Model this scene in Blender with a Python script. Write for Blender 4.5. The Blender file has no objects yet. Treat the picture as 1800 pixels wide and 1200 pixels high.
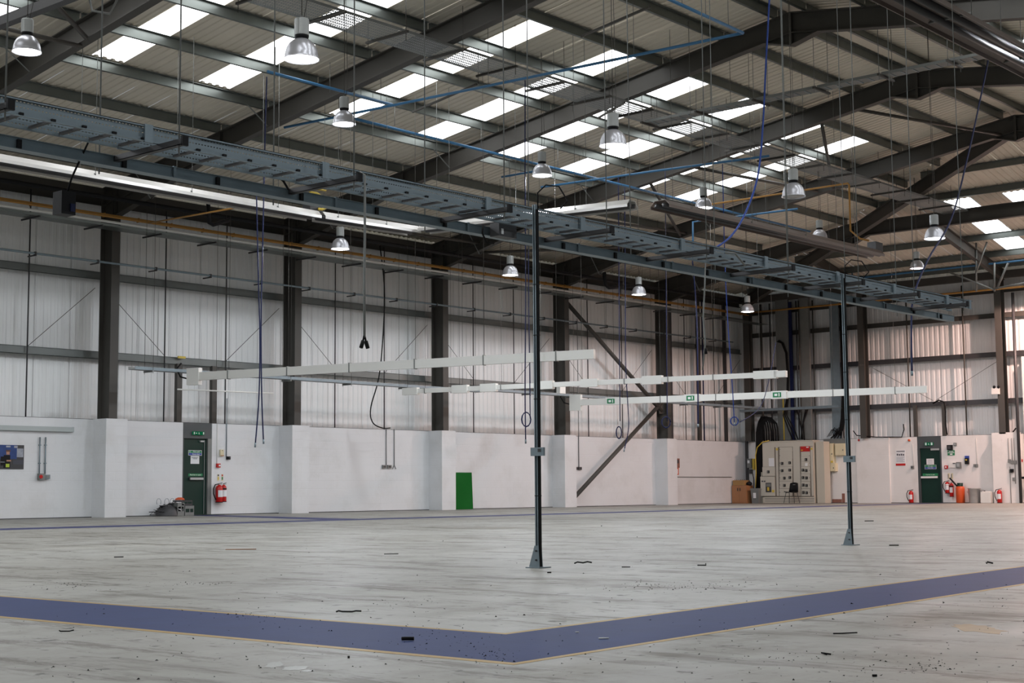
import bpy, bmesh, math, random
from mathutils import Vector, Matrix
random.seed(7)
C = bpy.context.scene.collection
# ------------------------------------------------------------------ camera
FPX, YAW, PIT, ROL, CAMH = 2638.9988, 0.710766, 0.0984599, -0.00788011, 0.6
cy_, sy_, cp_, sp_ = math.cos(YAW), math.sin(YAW), math.cos(PIT), math.sin(PIT)
FW = Vector((cy_*cp_, sy_*cp_, sp_)); R0 = Vector((sy_, -cy_, 0)); U0 = R0.cross(FW)
c_, s_ = math.cos(ROL), math.sin(ROL)
RT = R0*c_ + U0*s_; UP = -R0*s_ + U0*c_
CAM = Vector((0, 0, CAMH))
cd = bpy.data.cameras.new('camera'); cam = bpy.data.objects.new('camera', cd); C.objects.link(cam)
cd.sensor_width = 36; cd.lens = FPX/1800*36; cd.clip_end = 200
cam.matrix_world = Matrix(((RT.x, UP.x, -FW.x, CAM.x), (RT.y, UP.y, -FW.y, CAM.y), (RT.z, UP.z, -FW.z, CAM.z), (0, 0, 0, 1)))
sc = bpy.context.scene; sc.camera = cam
def ray(px, py): return FW + RT*((px-900)/FPX) - UP*((py-600)/FPX)
def atx(px, py, x): q = ray(px, py); return CAM + q*(x/q.x)
def aty(px, py, y): q = ray(px, py); return CAM + q*(y/q.y)
def atz(px, py, z): q = ray(px, py); return CAM + q*((z-CAMH)/q.z)
# ------------------------------------------------------------------ world, exposure, render look
w = bpy.data.worlds.new('world'); sc.world = w; w.use_nodes = True
w.node_tree.nodes['Background'].inputs[0].default_value = (0.75, 0.82, 0.9, 1)
w.node_tree.nodes['Background'].inputs[1].default_value = 0.6
sc.view_settings.view_transform = 'Standard'; sc.view_settings.look = 'None'
sc.view_settings.exposure = 0.0; sc.view_settings.gamma = 1; sc.view_settings.use_curve_mapping = False
cyc = sc.cycles
cyc.max_bounces = 7; cyc.diffuse_bounces = 5; cyc.glossy_bounces = 3; cyc.transmission_bounces = 3; cyc.transparent_max_bounces = 12
cyc.sample_clamp_indirect = 4; cyc.caustics_reflective = False; cyc.caustics_refractive = False
cyc.use_denoising = True; cyc.use_adaptive_sampling = True; cyc.adaptive_threshold = 0.02
LAMP_W = 310.0      # one high bay lamp
SKY_STR = 4.8       # daylight coming through one roof light
COOL, PINK = (0.92, 0.965, 1.03), (1.0, 0.64, 0.54)
def lamp_light(name, loc, col, power, parent=None):     # the open mouth of a bell reflector: even light below the rim, none above
    l = bpy.data.lights.new(name, 'SPOT'); l.shadow_soft_size = .16; l.energy = power; l.color = col; l.spot_size = math.radians(173); l.spot_blend = .10
    o = bpy.data.objects.new(name, l); C.objects.link(o)
    o.location = loc
    if parent:
        o.parent = parent; o.matrix_parent_inverse = Matrix.Translation(-parent.location)
    return o
# ------------------------------------------------------------------ mesh helpers
class MB:
    def __init__(s): s.v = []; s.f = []; s.sm = []
    def add(s, vs, fs, smooth=False):
        n = len(s.v); s.v += [tuple(p) for p in vs]; s.f += [[n+i for i in f] for f in fs]; s.sm += [smooth]*len(fs); return s
    def box(s, x0, x1, y0, y1, z0, z1):
        x0, x1 = min(x0, x1), max(x0, x1); y0, y1 = min(y0, y1), max(y0, y1); z0, z1 = min(z0, z1), max(z0, z1)
        return s.add([(x0,y0,z0),(x1,y0,z0),(x1,y1,z0),(x0,y1,z0),(x0,y0,z1),(x1,y0,z1),(x1,y1,z1),(x0,y1,z1)],
                     [(0,3,2,1),(4,5,6,7),(0,1,5,4),(1,2,6,5),(2,3,7,6),(3,0,4,7)])
    def bar(s, a, b, w, h, up=(0,0,1), off=(0,0)):
        a, b = Vector(a), Vector(b); d = (b-a).normalized(); up = Vector(up)
        if abs(d.dot(up)) > .99: up = Vector((1,0,0))
        r = d.cross(up).normalized(); u = r.cross(d)
        q = [(-w/2,-h/2),(w/2,-h/2),(w/2,h/2),(-w/2,h/2)]
        vs = [p + r*(x+off[0]) + u*(z+off[1]) for p in (a, b) for x, z in q]
        return s.add(vs, [(3,2,1,0),(4,5,6,7),(0,1,5,4),(1,2,6,5),(2,3,7,6),(3,0,4,7)])
    def prof(s, a, b, pts, up=(0,0,1), cap=False, smooth=False):
        """open or closed profile (list of (side, up)) swept from a to b"""
        a, b = Vector(a), Vector(b); d = (b-a).normalized(); up = Vector(up)
        r = d.cross(up).normalized(); u = r.cross(d); n = len(pts)
        vs = [p + r*x + u*z for p in (a, b) for x, z in pts]
        fs = [(i, (i+1) % n, n+(i+1) % n, n+i) for i in range(n)]
        if cap: fs += [tuple(range(n-1,-1,-1)), tuple(range(n, 2*n))]
        return s.add(vs, fs, smooth)
    def tube(s, pts, r, n=6, smooth=True):
        pts = [Vector(p) for p in pts]; rings = []; m = len(pts)
        ref = None
        for i, p in enumerate(pts):
            d = (pts[min(i+1, m-1)] - pts[max(i-1, 0)]).normalized()
            if ref is None: ref = Vector((0,0,1)) if abs(d.z) < .9 else Vector((1,0,0))
            a = d.cross(ref).normalized(); b = a.cross(d).normalized(); ref = b
            rings.append([p + a*(r*math.cos(2*math.pi*k/n)) + b*(r*math.sin(2*math.pi*k/n)) for k in range(n)])
        vs = [q for g in rings for q in g]; fs = []
        for i in range(m-1):
            for k in range(n): fs.append((i*n+k, i*n+(k+1) % n, (i+1)*n+(k+1) % n, (i+1)*n+k))
        fs += [tuple(range(n-1,-1,-1)), tuple((m-1)*n+k for k in range(n))]
        return s.add(vs, fs, smooth)
    def lathe(s, c, prof, n=24, smooth=True, axis='z'):
        c = Vector(c); vs = []; fs = []
        for r, h in prof:
            for k in range(n):
                a = 2*math.pi*k/n; x, y = r*math.cos(a), r*math.sin(a)
                vs.append(c + (Vector((x,y,h)) if axis == 'z' else Vector((h,x,y)) if axis == 'x' else Vector((x,h,y))))
        for i in range(len(prof)-1):
            for k in range(n): fs.append((i*n+k, i*n+(k+1) % n, (i+1)*n+(k+1) % n, (i+1)*n+k))
        return s.add(vs, fs, smooth)
    def cyl(s, c, r, h, n=16, axis='z'):
        s.lathe(c, [(0.0005, 0), (r, 0), (r, h), (0.0005, h)], n, False, axis); return s
    def build(s, name, m, parent=None, kind=None, label=None):
        v = s.v
        lo = [min(p[i] for p in v) for i in range(3)]; hi = [max(p[i] for p in v) for i in range(3)]
        o0 = Vector(((lo[0]+hi[0])/2, (lo[1]+hi[1])/2, lo[2]))
        me = bpy.data.meshes.new(name); me.from_pydata([(p[0]-o0.x, p[1]-o0.y, p[2]-o0.z) for p in v], [], s.f)
        me.polygons.foreach_set('use_smooth', s.sm); me.update()
        bm = bmesh.new(); bm.from_mesh(me); bmesh.ops.recalc_face_normals(bm, faces=bm.faces); bm.to_mesh(me); bm.free()
        me.materials.append(m)
        o = bpy.data.objects.new(name, me); C.objects.link(o); o.location = o0
        if parent is not None:
            o.parent = parent
            T = parent; loc = Vector(T.location)
            o.matrix_parent_inverse = WINV(parent)
        if kind: o['kind'] = kind
        if label: o['label'] = label
        return o
def WINV(p):
    m = Matrix.Identity(4)
    ch = []
    while p is not None: ch.append(p); p = p.parent
    for q in reversed(ch):
        m = m @ (q.matrix_parent_inverse if q.parent else Matrix.Identity(4)) @ Matrix.Translation(q.location) @ q.rotation_euler.to_matrix().to_4x4()
    return m.inverted()
def thing(name, label, cat, loc, group=None):
    o = bpy.data.objects.new(name, None); C.objects.link(o); o.location = loc; o.empty_display_size = .1
    o['label'] = label; o['category'] = cat
    if group: o['group'] = group
    return o
def tag(o, label, cat, group=None):
    o['label'] = label; o['category'] = cat
    if group: o['group'] = group
    return o
def struct(name, loc=(0,0,0)):
    o = bpy.data.objects.new(name, None); C.objects.link(o); o.location = loc; o['kind'] = 'structure'; return o
PARTS = {}
def dup(root, loc, label=None, group=None):
    r = root.copy(); C.objects.link(r); r.location = loc
    if label: r['label'] = label
    if group: r['group'] = group
    for ch in PARTS.get(root.name, None) or list(root.children):
        c = ch.copy(); C.objects.link(c); c.parent = r
        for g in ch.children:
            d = g.copy(); C.objects.link(d); d.parent = c
    return r
# ------------------------------------------------------------------ materials
def lin(r, g, b):
    f = lambda c: (c/255/12.92) if c/255 <= .04045 else ((c/255+.055)/1.055)**2.4
    return (f(r), f(g), f(b), 1)
def mat(name, col, rough=.6, metal=0, var=.0, scale=3, bump=0, bscale=40, spec=.5):
    m = bpy.data.materials.new(name); m.use_nodes = True; nt = m.node_tree; b = nt.nodes['Principled BSDF']
    b.inputs['Base Color'].default_value = col; b.inputs['Roughness'].default_value = rough
    b.inputs['Metallic'].default_value = metal; b.inputs['Specular IOR Level'].default_value = spec
    if var or bump:
        g = nt.nodes.new('ShaderNodeNewGeometry')
        n = nt.nodes.new('ShaderNodeTexNoise'); n.inputs['Scale'].default_value = scale; n.inputs['Detail'].default_value = 6
        nt.links.new(g.outputs['Position'], n.inputs['Vector'])
        if var:
            mx = nt.nodes.new('ShaderNodeMix'); mx.data_type = 'RGBA'
            mx.inputs[6].default_value = tuple(c*(1-var) for c in col[:3])+(1,); mx.inputs[7].default_value = tuple(min(1, c*(1+var)) for c in col[:3])+(1,)
            nt.links.new(n.outputs['Fac'], mx.inputs[0]); nt.links.new(mx.outputs[2], b.inputs['Base Color'])
        if bump:
            n2 = nt.nodes.new('ShaderNodeTexNoise'); n2.inputs['Scale'].default_value = bscale
            nt.links.new(g.outputs['Position'], n2.inputs['Vector'])
            bp = nt.nodes.new('ShaderNodeBump'); bp.inputs['Strength'].default_value = bump; bp.inputs['Distance'].default_value = .01
            nt.links.new(n2.outputs['Fac'], bp.inputs['Height']); nt.links.new(bp.outputs['Normal'], b.inputs['Normal'])
    return m
M = {}
M['steel'] = mat('grey_steel_paint', lin(72, 70, 66), .55, 0, .12, 2, spec=.35)
M['purlin'] = mat('galvanised_purlin', lin(122, 128, 125), .36, .75, .15, 3)
M['railgrey'] = mat('grey_sheeting_rail', lin(108, 113, 111), .5, .3, .12, 3)
M['galv'] = mat('galvanised_steel', lin(126, 140, 147), .45, .5, .18, 8)
M['galvdull'] = mat('dull_galvanised_steel', lin(125, 128, 126), .55, .4, .15, 6)
M['roof'] = mat('roof_liner_sheet', lin(216, 209, 194), .6, 0, .10, .9)
M['wallsheet'] = mat('wall_liner_sheet', lin(228, 230, 230), .45, .0, .06, .8)
M['white'] = mat('white_paint', lin(222, 222, 218), .5, 0, .04, 2)
M['trunkgrey'] = mat('grey_trunking_paint', lin(168, 176, 176), .5)
M['trunk'] = mat('white_plastic_trunking', lin(220, 220, 215), .35)
M['cream'] = mat('cream_enamel', lin(214, 204, 172), .45, 0, .05, 3)
M['board'] = mat('switchboard_enamel', lin(192, 186, 172), .45, 0, .05, 2)
M['board2'] = mat('switchboard_panel_enamel', lin(194, 190, 178), .4, 0, .05, 2)
M['black'] = mat('black_plastic', lin(22, 22, 24), .55, spec=.2)
M['rubber'] = mat('black_rubber', lin(16, 16, 17), .7, spec=.2)
M['dark'] = mat('dark_grey_metal', lin(58, 58, 60), .5, .1)
M['blue'] = mat('blue_air_pipe', lin(64, 120, 165), .4)
M['hose'] = mat('dark_blue_hose', lin(18, 28, 68), .5, spec=.3)
M['hose2'] = mat('bright_blue_hose', lin(16, 52, 124), .5, spec=.3)
M['yellowpipe'] = mat('ochre_gas_pipe', lin(178, 130, 60), .5)
M['yellow'] = mat('yellow_plastic', lin(206, 180, 70), .5)
M['orange'] = mat('orange_plastic', lin(200, 80, 30), .5)
M['red'] = mat('red_enamel', lin(186, 24, 22), .28)
M['green'] = mat('dark_green_door_paint', lin(6, 44, 35), .45, 0, .08, 3, spec=.3)
M['greenboard'] = mat('green_board', lin(8, 92, 30), .7, 0, .06, 6, spec=.15)
M['signgreen'] = mat('sign_green', lin(20, 120, 74), .5)
M['signblue'] = mat('sign_blue', lin(40, 66, 150), .5)
M['signwhite'] = mat('sign_white', lin(228, 230, 228), .5)
M['paper'] = mat('paper_white', lin(222, 224, 226), .8)
M['ink'] = mat('ink_grey', lin(70, 72, 80), .8)
M['wood'] = mat('wood_laminate', lin(160, 112, 76), .5, 0, .1, 5)
M['card'] = mat('cardboard', lin(160, 124, 78), .8, 0, .12, 8)
M['brick'] = mat('bare_brick', lin(140, 96, 84), .9, 0, .3, 20)
M['door_frame'] = mat('slate_grey_paint', lin(66, 72, 74), .45)
M['alu'] = mat('spun_aluminium', lin(206, 208, 216), .3, .6)
M['alucan'] = mat('cast_aluminium', lin(170, 174, 174), .4, .35)
M['floorblue'] = mat('blue_floor_paint', lin(30, 48, 98), .6, 0, .14, 5, .05, 30, spec=.12)
M['flooryel'] = mat('yellow_floor_line', lin(158, 128, 58), .5, 0, .15, 9, spec=.3)
M['lens_off'] = mat('unlit_lens', lin(150, 152, 150), .2)
M['cylorange'] = mat('orange_gas_bottle_paint', lin(205, 82, 36), .4)
M['stain'] = mat('rust_stain', lin(150, 128, 92), .5, 0, .3, 12)
def emis(name, col, s):
    m = bpy.data.materials.new(name); m.use_nodes = True; nt = m.node_tree; nt.nodes.clear()
    e = nt.nodes.new('ShaderNodeEmission'); e.inputs[0].default_value = col; e.inputs[1].default_value = s
    o = nt.nodes.new('ShaderNodeOutputMaterial'); nt.links.new(e.outputs[0], o.inputs[0]); return m
M['glow'] = emis('lit_lamp_lens', (1, .99, .97, 1), 14)
M['glowpink'] = emis('lit_pinkish_lamp_lens', (1, .80, .82, 1), 12)
# translucent roof light: daylight with grime
m = emis('translucent_roof_light', (1, 1, 1, 1), SKY_STR); M['skylight'] = m
nt = m.node_tree; e = [n for n in nt.nodes if n.type == 'EMISSION'][0]
g = nt.nodes.new('ShaderNodeNewGeometry'); n = nt.nodes.new('ShaderNodeTexNoise'); n.inputs['Scale'].default_value = 1.6; n.inputs['Detail'].default_value = 5
mp = nt.nodes.new('ShaderNodeMapping'); mp.inputs['Scale'].default_value = (3, .6, 1)
nt.links.new(g.outputs['Position'], mp.inputs[0]); nt.links.new(mp.outputs[0], n.inputs['Vector'])
cr = nt.nodes.new('ShaderNodeValToRGB'); cr.color_ramp.elements[0].position = .25; cr.color_ramp.elements[0].color = (.55, .54, .5, 1); cr.color_ramp.elements[1].position = .5; cr.color_ramp.elements[1].color = (.97, .985, 1, 1)
nt.links.new(n.outputs['Fac'], cr.inputs[0]); nt.links.new(cr.outputs[0], e.inputs[0])
# perforated steel tray: slots cut through
def perforated(name, base, pitch=.05, axis='x'):
    m = bpy.data.materials.new(name); m.use_nodes = True; nt = m.node_tree; b = nt.nodes['Principled BSDF']
    b.inputs['Base Color'].default_value = base; b.inputs['Metallic'].default_value = .4; b.inputs['Roughness'].default_value = .5
    g = nt.nodes.new('ShaderNodeNewGeometry'); sp = nt.nodes.new('ShaderNodeSeparateXYZ'); nt.links.new(g.outputs['Position'], sp.inputs[0])
    def mask(out, period, duty):
        a = nt.nodes.new('ShaderNodeMath'); a.operation = 'DIVIDE'; nt.links.new(out, a.inputs[0]); a.inputs[1].default_value = period
        f = nt.nodes.new('ShaderNodeMath'); f.operation = 'FRACT'; nt.links.new(a.outputs[0], f.inputs[0])
        l = nt.nodes.new('ShaderNodeMath'); l.operation = 'LESS_THAN'; nt.links.new(f.outputs[0], l.inputs[0]); l.inputs[1].default_value = duty
        return l.outputs[0]
    if axis == 'rail': m1 = mask(sp.outputs[0], .024, .5); m2 = mask(sp.outputs[2], .032, .22)
    else: m1 = mask(sp.outputs[0], pitch, .45); m2 = mask(sp.outputs[1], pitch*2.2, .75)
    mu = nt.nodes.new('ShaderNodeMath'); mu.operation = 'MULTIPLY'; nt.links.new(m1, mu.inputs[0]); nt.links.new(m2, mu.inputs[1])
    t = nt.nodes.new('ShaderNodeBsdfTransparent'); ms = nt.nodes.new('ShaderNodeMixShader'); o = nt.nodes['Material Output']
    nt.links.new(mu.outputs[0], ms.inputs[0]); nt.links.new(b.outputs[0], ms.inputs[1]); nt.links.new(t.outputs[0], ms.inputs[2]); nt.links.new(ms.outputs[0], o.inputs[0])
    return m
M['perf'] = perforated('perforated_cable_tray', lin(150, 155, 155), .055)
M['perfrail'] = perforated('slotted_tray_side', lin(128, 142, 149), .05, 'rail')
# painted blockwork
def blockwork(name, col, axis):
    m = mat(name, col, .55, 0, .05, 1.2); nt = m.node_tree; b = nt.nodes['Principled BSDF']
    g = nt.nodes.new('ShaderNodeNewGeometry'); sp = nt.nodes.new('ShaderNodeSeparateXYZ'); cb = nt.nodes.new('ShaderNodeCombineXYZ')
    nt.links.new(g.outputs['Position'], sp.inputs[0]); nt.links.new(sp.outputs[axis], cb.inputs[0]); nt.links.new(sp.outputs[2], cb.inputs[1])
    br = nt.nodes.new('ShaderNodeTexBrick'); br.inputs['Scale'].default_value = 1; br.inputs['Brick Width'].default_value = .45; br.inputs['Row Height'].default_value = .225
    br.inputs['Mortar Size'].default_value = .006; br.inputs['Mortar Smooth'].default_value = .6; br.inputs['Color1'].default_value = (1,1,1,1); br.inputs['Color2'].default_value = (.93,.93,.93,1); br.inputs['Mortar'].default_value = (.3,.3,.3,1)
    nt.links.new(cb.outputs[0], br.inputs['Vector'])
    n = nt.nodes.new('ShaderNodeTexNoise'); n.inputs['Scale'].default_value = 18; nt.links.new(g.outputs['Position'], n.inputs['Vector'])
    ad = nt.nodes.new('ShaderNodeMath'); ad.operation = 'MULTIPLY_ADD'; nt.links.new(n.outputs['Fac'], ad.inputs[0]); ad.inputs[1].default_value = .35; nt.links.new(br.outputs['Color'], ad.inputs[2])
    bp = nt.nodes.new('ShaderNodeBump'); bp.inputs['Strength'].default_value = .45; bp.inputs['Distance'].default_value = .006
    nt.links.new(ad.outputs[0], bp.inputs['Height']); nt.links.new(bp.outputs['Normal'], b.inputs['Normal'])
    # scuffs
    n3 = nt.nodes.new('ShaderNodeTexNoise'); n3.inputs['Scale'].default_value = .9; n3.inputs['Detail'].default_value = 8; n3.inputs['Roughness'].default_value = .65
    nt.links.new(g.outputs['Position'], n3.inputs['Vector'])
    cr = nt.nodes.new('ShaderNodeValToRGB'); cr.color_ramp.elements[0].position = .3; cr.color_ramp.elements[0].color = (.90, .895, .88, 1); cr.color_ramp.elements[1].position = .5; cr.color_ramp.elements[1].color = (1,1,1,1)
    nt.links.new(n3.outputs['Fac'], cr.inputs[0])
    src = b.inputs['Base Color'].links[0].from_socket
    mx = nt.nodes.new('ShaderNodeMix'); mx.data_type = 'RGBA'; mx.blend_type = 'MULTIPLY'; mx.inputs[0].default_value = 1
    nt.links.new(src, mx.inputs[6]); nt.links.new(cr.outputs[0], mx.inputs[7]); nt.links.new(mx.outputs[2], b.inputs['Base Color'])
    return m
M['blockx'] = blockwork('white_painted_blockwork', lin(216, 218, 220), 0)
M['blocky'] = blockwork('white_painted_blockwork_end', lin(228, 226, 224), 1)
# painted concrete floor
m = mat('painted_concrete_floor', lin(196, 198, 194), .3, spec=.26); M['floor'] = m; nt = m.node_tree; b = nt.nodes['Principled BSDF']
g = nt.nodes.new('ShaderNodeNewGeometry')
def noise(scale, detail=6, rough=.6, vec=None, sc3=None, rot=0):
    n = nt.nodes.new('ShaderNodeTexNoise'); n.inputs['Scale'].default_value = scale; n.inputs['Detail'].default_value = detail; n.inputs['Roughness'].default_value = rough
    src = g.outputs['Position']
    if sc3:
        mp = nt.nodes.new('ShaderNodeMapping'); mp.inputs['Scale'].default_value = sc3; mp.inputs['Rotation'].default_value = (0, 0, rot); nt.links.new(src, mp.inputs[0]); src = mp.outputs[0]
    nt.links.new(src, n.inputs['Vector']); return n.outputs['Fac']
def ramp(fac, p0, c0, p1, c1):
    r = nt.nodes.new('ShaderNodeValToRGB'); r.color_ramp.elements[0].position = p0; r.color_ramp.elements[0].color = c0+(1,); r.color_ramp.elements[1].position = p1; r.color_ramp.elements[1].color = c1+(1,)
    nt.links.new(fac, r.inputs[0]); return r.outputs[0]
def mul(a, b2):
    x = nt.nodes.new('ShaderNodeMix'); x.data_type = 'RGBA'; x.blend_type = 'MULTIPLY'; x.inputs[0].default_value = 1
    nt.links.new(a, x.inputs[6]); nt.links.new(b2, x.inputs[7]); return x.outputs[2]
base = ramp(noise(.35, 5), .3, lin(139, 137, 130)[:3], .7, lin(161, 161, 156)[:3])
c1 = ramp(noise(1.1, 10, .75), .34, (.66, .645, .60), .50, (1, 1, 1))
c2 = ramp(noise(2.5, 8, .7, sc3=(1, .22, 1), rot=.72), .37, (.52, .50, .46), .45, (1, 1, 1))
c3 = ramp(noise(9, 4, .5), .30, (.30, .30, .28), .36, (1, 1, 1))
c6 = ramp(noise(3.2, 9, .8, sc3=(1, .2, 1), rot=-.75), .40, (.48, .46, .42), .46, (1, 1, 1))
c7 = ramp(noise(.8, 9, .7, sc3=(.3, 1, 1), rot=-.7), .52, (1, 1, 1), .66, (1.16, 1.16, 1.15))
c4 = ramp(noise(26, 2, .5), .24, (.3, .3, .3), .29, (1, 1, 1))
c5 = ramp(noise(1.3, 9, .75, sc3=(.2, 1, 1), rot=.5), .33, (.84, .83, .81), .47, (1, 1, 1))
col = mul(mul(mul(mul(mul(mul(mul(base, c1), c2), c3), c4), c5), c6), c7)
nt.links.new(col, b.inputs['Base Color'])
rr = nt.nodes.new('ShaderNodeMapRange'); rr.inputs[1].default_value = .3; rr.inputs[2].default_value = .7; rr.inputs[3].default_value = .42; rr.inputs[4].default_value = .60
nt.links.new(noise(1.7, 8, .7), rr.inputs[0]); nt.links.new(rr.outputs[0], b.inputs['Roughness'])
bp = nt.nodes.new('ShaderNodeBump'); bp.inputs['Strength'].default_value = .05; bp.inputs['Distance'].default_value = .01; nt.links.new(noise(6, 8, .6), bp.inputs['Height']); nt.links.new(bp.outputs[0], b.inputs['Normal'])

# ------------------------------------------------------------------ dimensions
LX, DY, H = 51.86, 32.35, 2.43          # end wall, side wall, block height
XB, YB = -14.0, -17.0                   # far walls behind the camera
YR, ZR, SL = 15.9, 10.95, .15           # ridge, sheet height at the ridge, slope
XR = 39.81; SH = (ZR-(ZR-SL*(DY-YR)))/(LX-XR)
YV = -.55
XF = [21.75+6.02*k for k in range(-2, 5)]
def zs(y): return ZR - SL*abs(y-YR) if y > YV else ZR - SL*abs(y-2*YV+YR)
def zh(x): return ZR - SH*(x-XR)
def xhip(y): return XR + (LX-XR)*min(1, abs(y-YR)/(DY-YR))
def yhip(x): return YR + (DY-YR)*max(0, (x-XR)/(LX-XR))
# ================================================================== FLOOR
floor = struct('floor')
MB().box(XB-1, LX+1, YB-1, DY+1, -.15, 0).build('concrete_slab', M['floor'], floor)
def slab_poly(pts, z1, name, m):
    b = MB(); n = len(pts); vs = [(x, y, 0.0002) for x, y in pts]+[(x, y, z1) for x, y in pts]
    b.add(vs, [tuple(range(n, 2*n))]+[(i, (i+1) % n, n+(i+1) % n, n+i) for i in range(n)]); return b.build(name, m, floor)
# blue walkway, an L: one leg along Y at x 4.0-4.8, one along X drifting from y 3.47
def yo(x): return 3.47 + (x-4)*.05
slab_poly([(4.02, yo(4.02)), (4.80, 4.18), (4.80, 30), (4.02, 30)], .0006, 'walkway_band', M['floorblue'])
slab_poly([(4.02, yo(4.02)), (40, yo(40)), (40, yo(40)+.72), (4.80, 4.18)], .0006, 'walkway_band', M['floorblue'])
for a in ([(3.98, 3.43), (4.03, 3.47), (4.03, 30), (3.98, 30)], [(3.98, 3.43), (40, yo(40)-.05), (40, yo(40)), (4.03, 3.47)],
          [(4.79, 4.17), (4.83, 4.21), (4.83, 30), (4.79, 30)], [(4.79, 4.17), (40, yo(40)+.72), (40, yo(40)+.76), (4.83, 4.21)]):
    slab_poly(a, .0009, 'edge_line', M['flooryel'])
M['lineblue'] = mat('blue_line_paint', lin(44, 50, 98), .5, 0, .1, 3, spec=.3)
slab_poly([(-10, 22.75), (30, 22.95), (51.5, 23.6), (51.5, 24.6), (30, 24.0), (-10, 23.85)], 0.0006, 'far_walkway_band', M['lineblue'])
slab_poly([(24.4, 32.3), (21.6, 24.0), (22.7, 24.0), (25.3, 32.3)], 0.0009, 'far_walkway_band', M['lineblue'])
def blotch(px, py, rx, ry, m, name='floor_stain', n=22):
    c = atz(px, py, 0); pts = []
    for k in range(n):
        a = 2*math.pi*k/n; r = 1+random.uniform(-.25, .25); p = c+RT*rx*r*math.cos(a)+FW*ry*r*math.sin(a); pts.append((p.x, p.y))
    slab_poly(pts, .0007, name, m)
blotch(1715, 1104, .09, .22, M['stain']); 
M['oil'] = mat('damp_patch', lin(128, 128, 120), .4, 0, .1, 12)
blotch(482, 1168, .03, .09, M['oil']); blotch(518, 1174, .045, .06, M['oil']); blotch(540, 1179, .02, .03, M['oil'])
# ================================================================== WALL LEFT
wl = struct('wall_left')
DX0, DX1 = 24.29, 25.24          # door opening
segs = [(XB, DX0), (DX1, LX+.24)]
for a, b2 in segs: MB().box(a, b2, DY, DY+.24, 0, H).build('block_wall', M['blockx'], wl)
MB().box(XB, LX+.2, DY+.02, DY+.3, H, H+.012).build('coping_strip', M['dark'], wl)
for x in XF[0:]:
    MB().box(x-.2, x+.42, DY-.56, DY+.02, 0, H+.005).build('pilaster', M['blockx'], wl)
MB().box(XB, LX, DY-.012, DY+.01, 0, .02).build('floor_seal', M['dark'], wl)
def rib_sheet(u0, u1, fn0, fn1, pos, pitch=.2, dep=.022, mrg=0):
    """corrugated strip: u across, v from fn0(u) to fn1(u); pos(u, v, d) -> point"""
    us = []; u = u0
    while u < u1-1e-6:
        for f, d in ((0, 0), (.16, 0), (.25, 1), (.75, 1), (.84, 0)):
            if u+f*pitch < u1: us.append((u+f*pitch, d))
        u += pitch
    us.append((u1, 0)); b = MB(); vs = []; fs = []
    for q, d in us: vs.append(pos(q, fn0(q), d*dep)); vs.append(pos(q, fn1(q), d*dep))
    for i in range(len(us)-1): fs.append((2*i, 2*i+2, 2*i+3, 2*i+1))
    return b.add(vs, fs)
YC = DY+.42
x = XB
while x < LX+.5:
    x2 = x+1.003
    rib_sheet(x, x2-.012, lambda q: H-.1, lambda q: 8.75, lambda u, v, d: (u, YC-d, v), .2, .014).build('cladding_sheet', M['wallsheet'], wl)
    x = x2
MB().box(XB-.2, LX+.6, YC+.02, YC+.1, 0, 9).build('outer_sheeting', M['wallsheet'], wl)
def girt(x0, x1, z, y=DY+.2):   # lipped channel
    b = MB(); y0 = y-.02
    b.box(x0, x1, y0+.0, y0+.012, z-.1, z+.1); b.box(x0, x1, y0, y0+.2, z+.088, z+.1); b.box(x0, x1, y0-.06, y0, z-.1, z-.088); b.box(x0, x1, y0-.06, y0-.05, z-.1, z-.07)
    return b
for k in range(len(XF)):
    xa = XF[k]+.0; xb = XF[k+1] if k+1 < len(XF) else LX+.1
    for z in (4.06, 6.08, 7.98): girt(xa, xb, z).build('sheeting_rail', M['railgrey'] if z < 7 else M['steel'], wl)
    for t in (1/3, 2/3): MB().tube([(xa+(xb-xa)*t, DY+.12, H), (xa+(xb-xa)*t, DY+.12, 8)], .018, 6).build('sag_rod', M['dark'], wl)
    for sgn in (0, 1):
        p0 = (xa+.15, DY+.1, 5.75) if sgn == 0 else (xb-.15, DY+.1, 5.75); t = 1/3 if sgn == 0 else 2/3
        MB().tube([p0, (xa+(xb-xa)*t, DY+.1, 4.15)], .008, 5).build('tie_wire', M['dark'], wl)
for xx in (24.2, 25.35): MB().box(xx-.08, xx+.08, DY+.05, DY+.17, H, 3.98).build('door_trimmer', M['steel'], wl)
q = aty(318, 628, DY+.1); MB().box(q.x-.12, q.x+.12, DY+.05, DY+.09, q.z-.03, q.z+.03).build('yellow_marker', M['yellow'], wl)
# eaves beam and gutter edge
MB().box(XB, LX, DY-.1, DY+.1, 8.08, 8.28).build('eaves_beam', M['steel'], wl)
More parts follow.
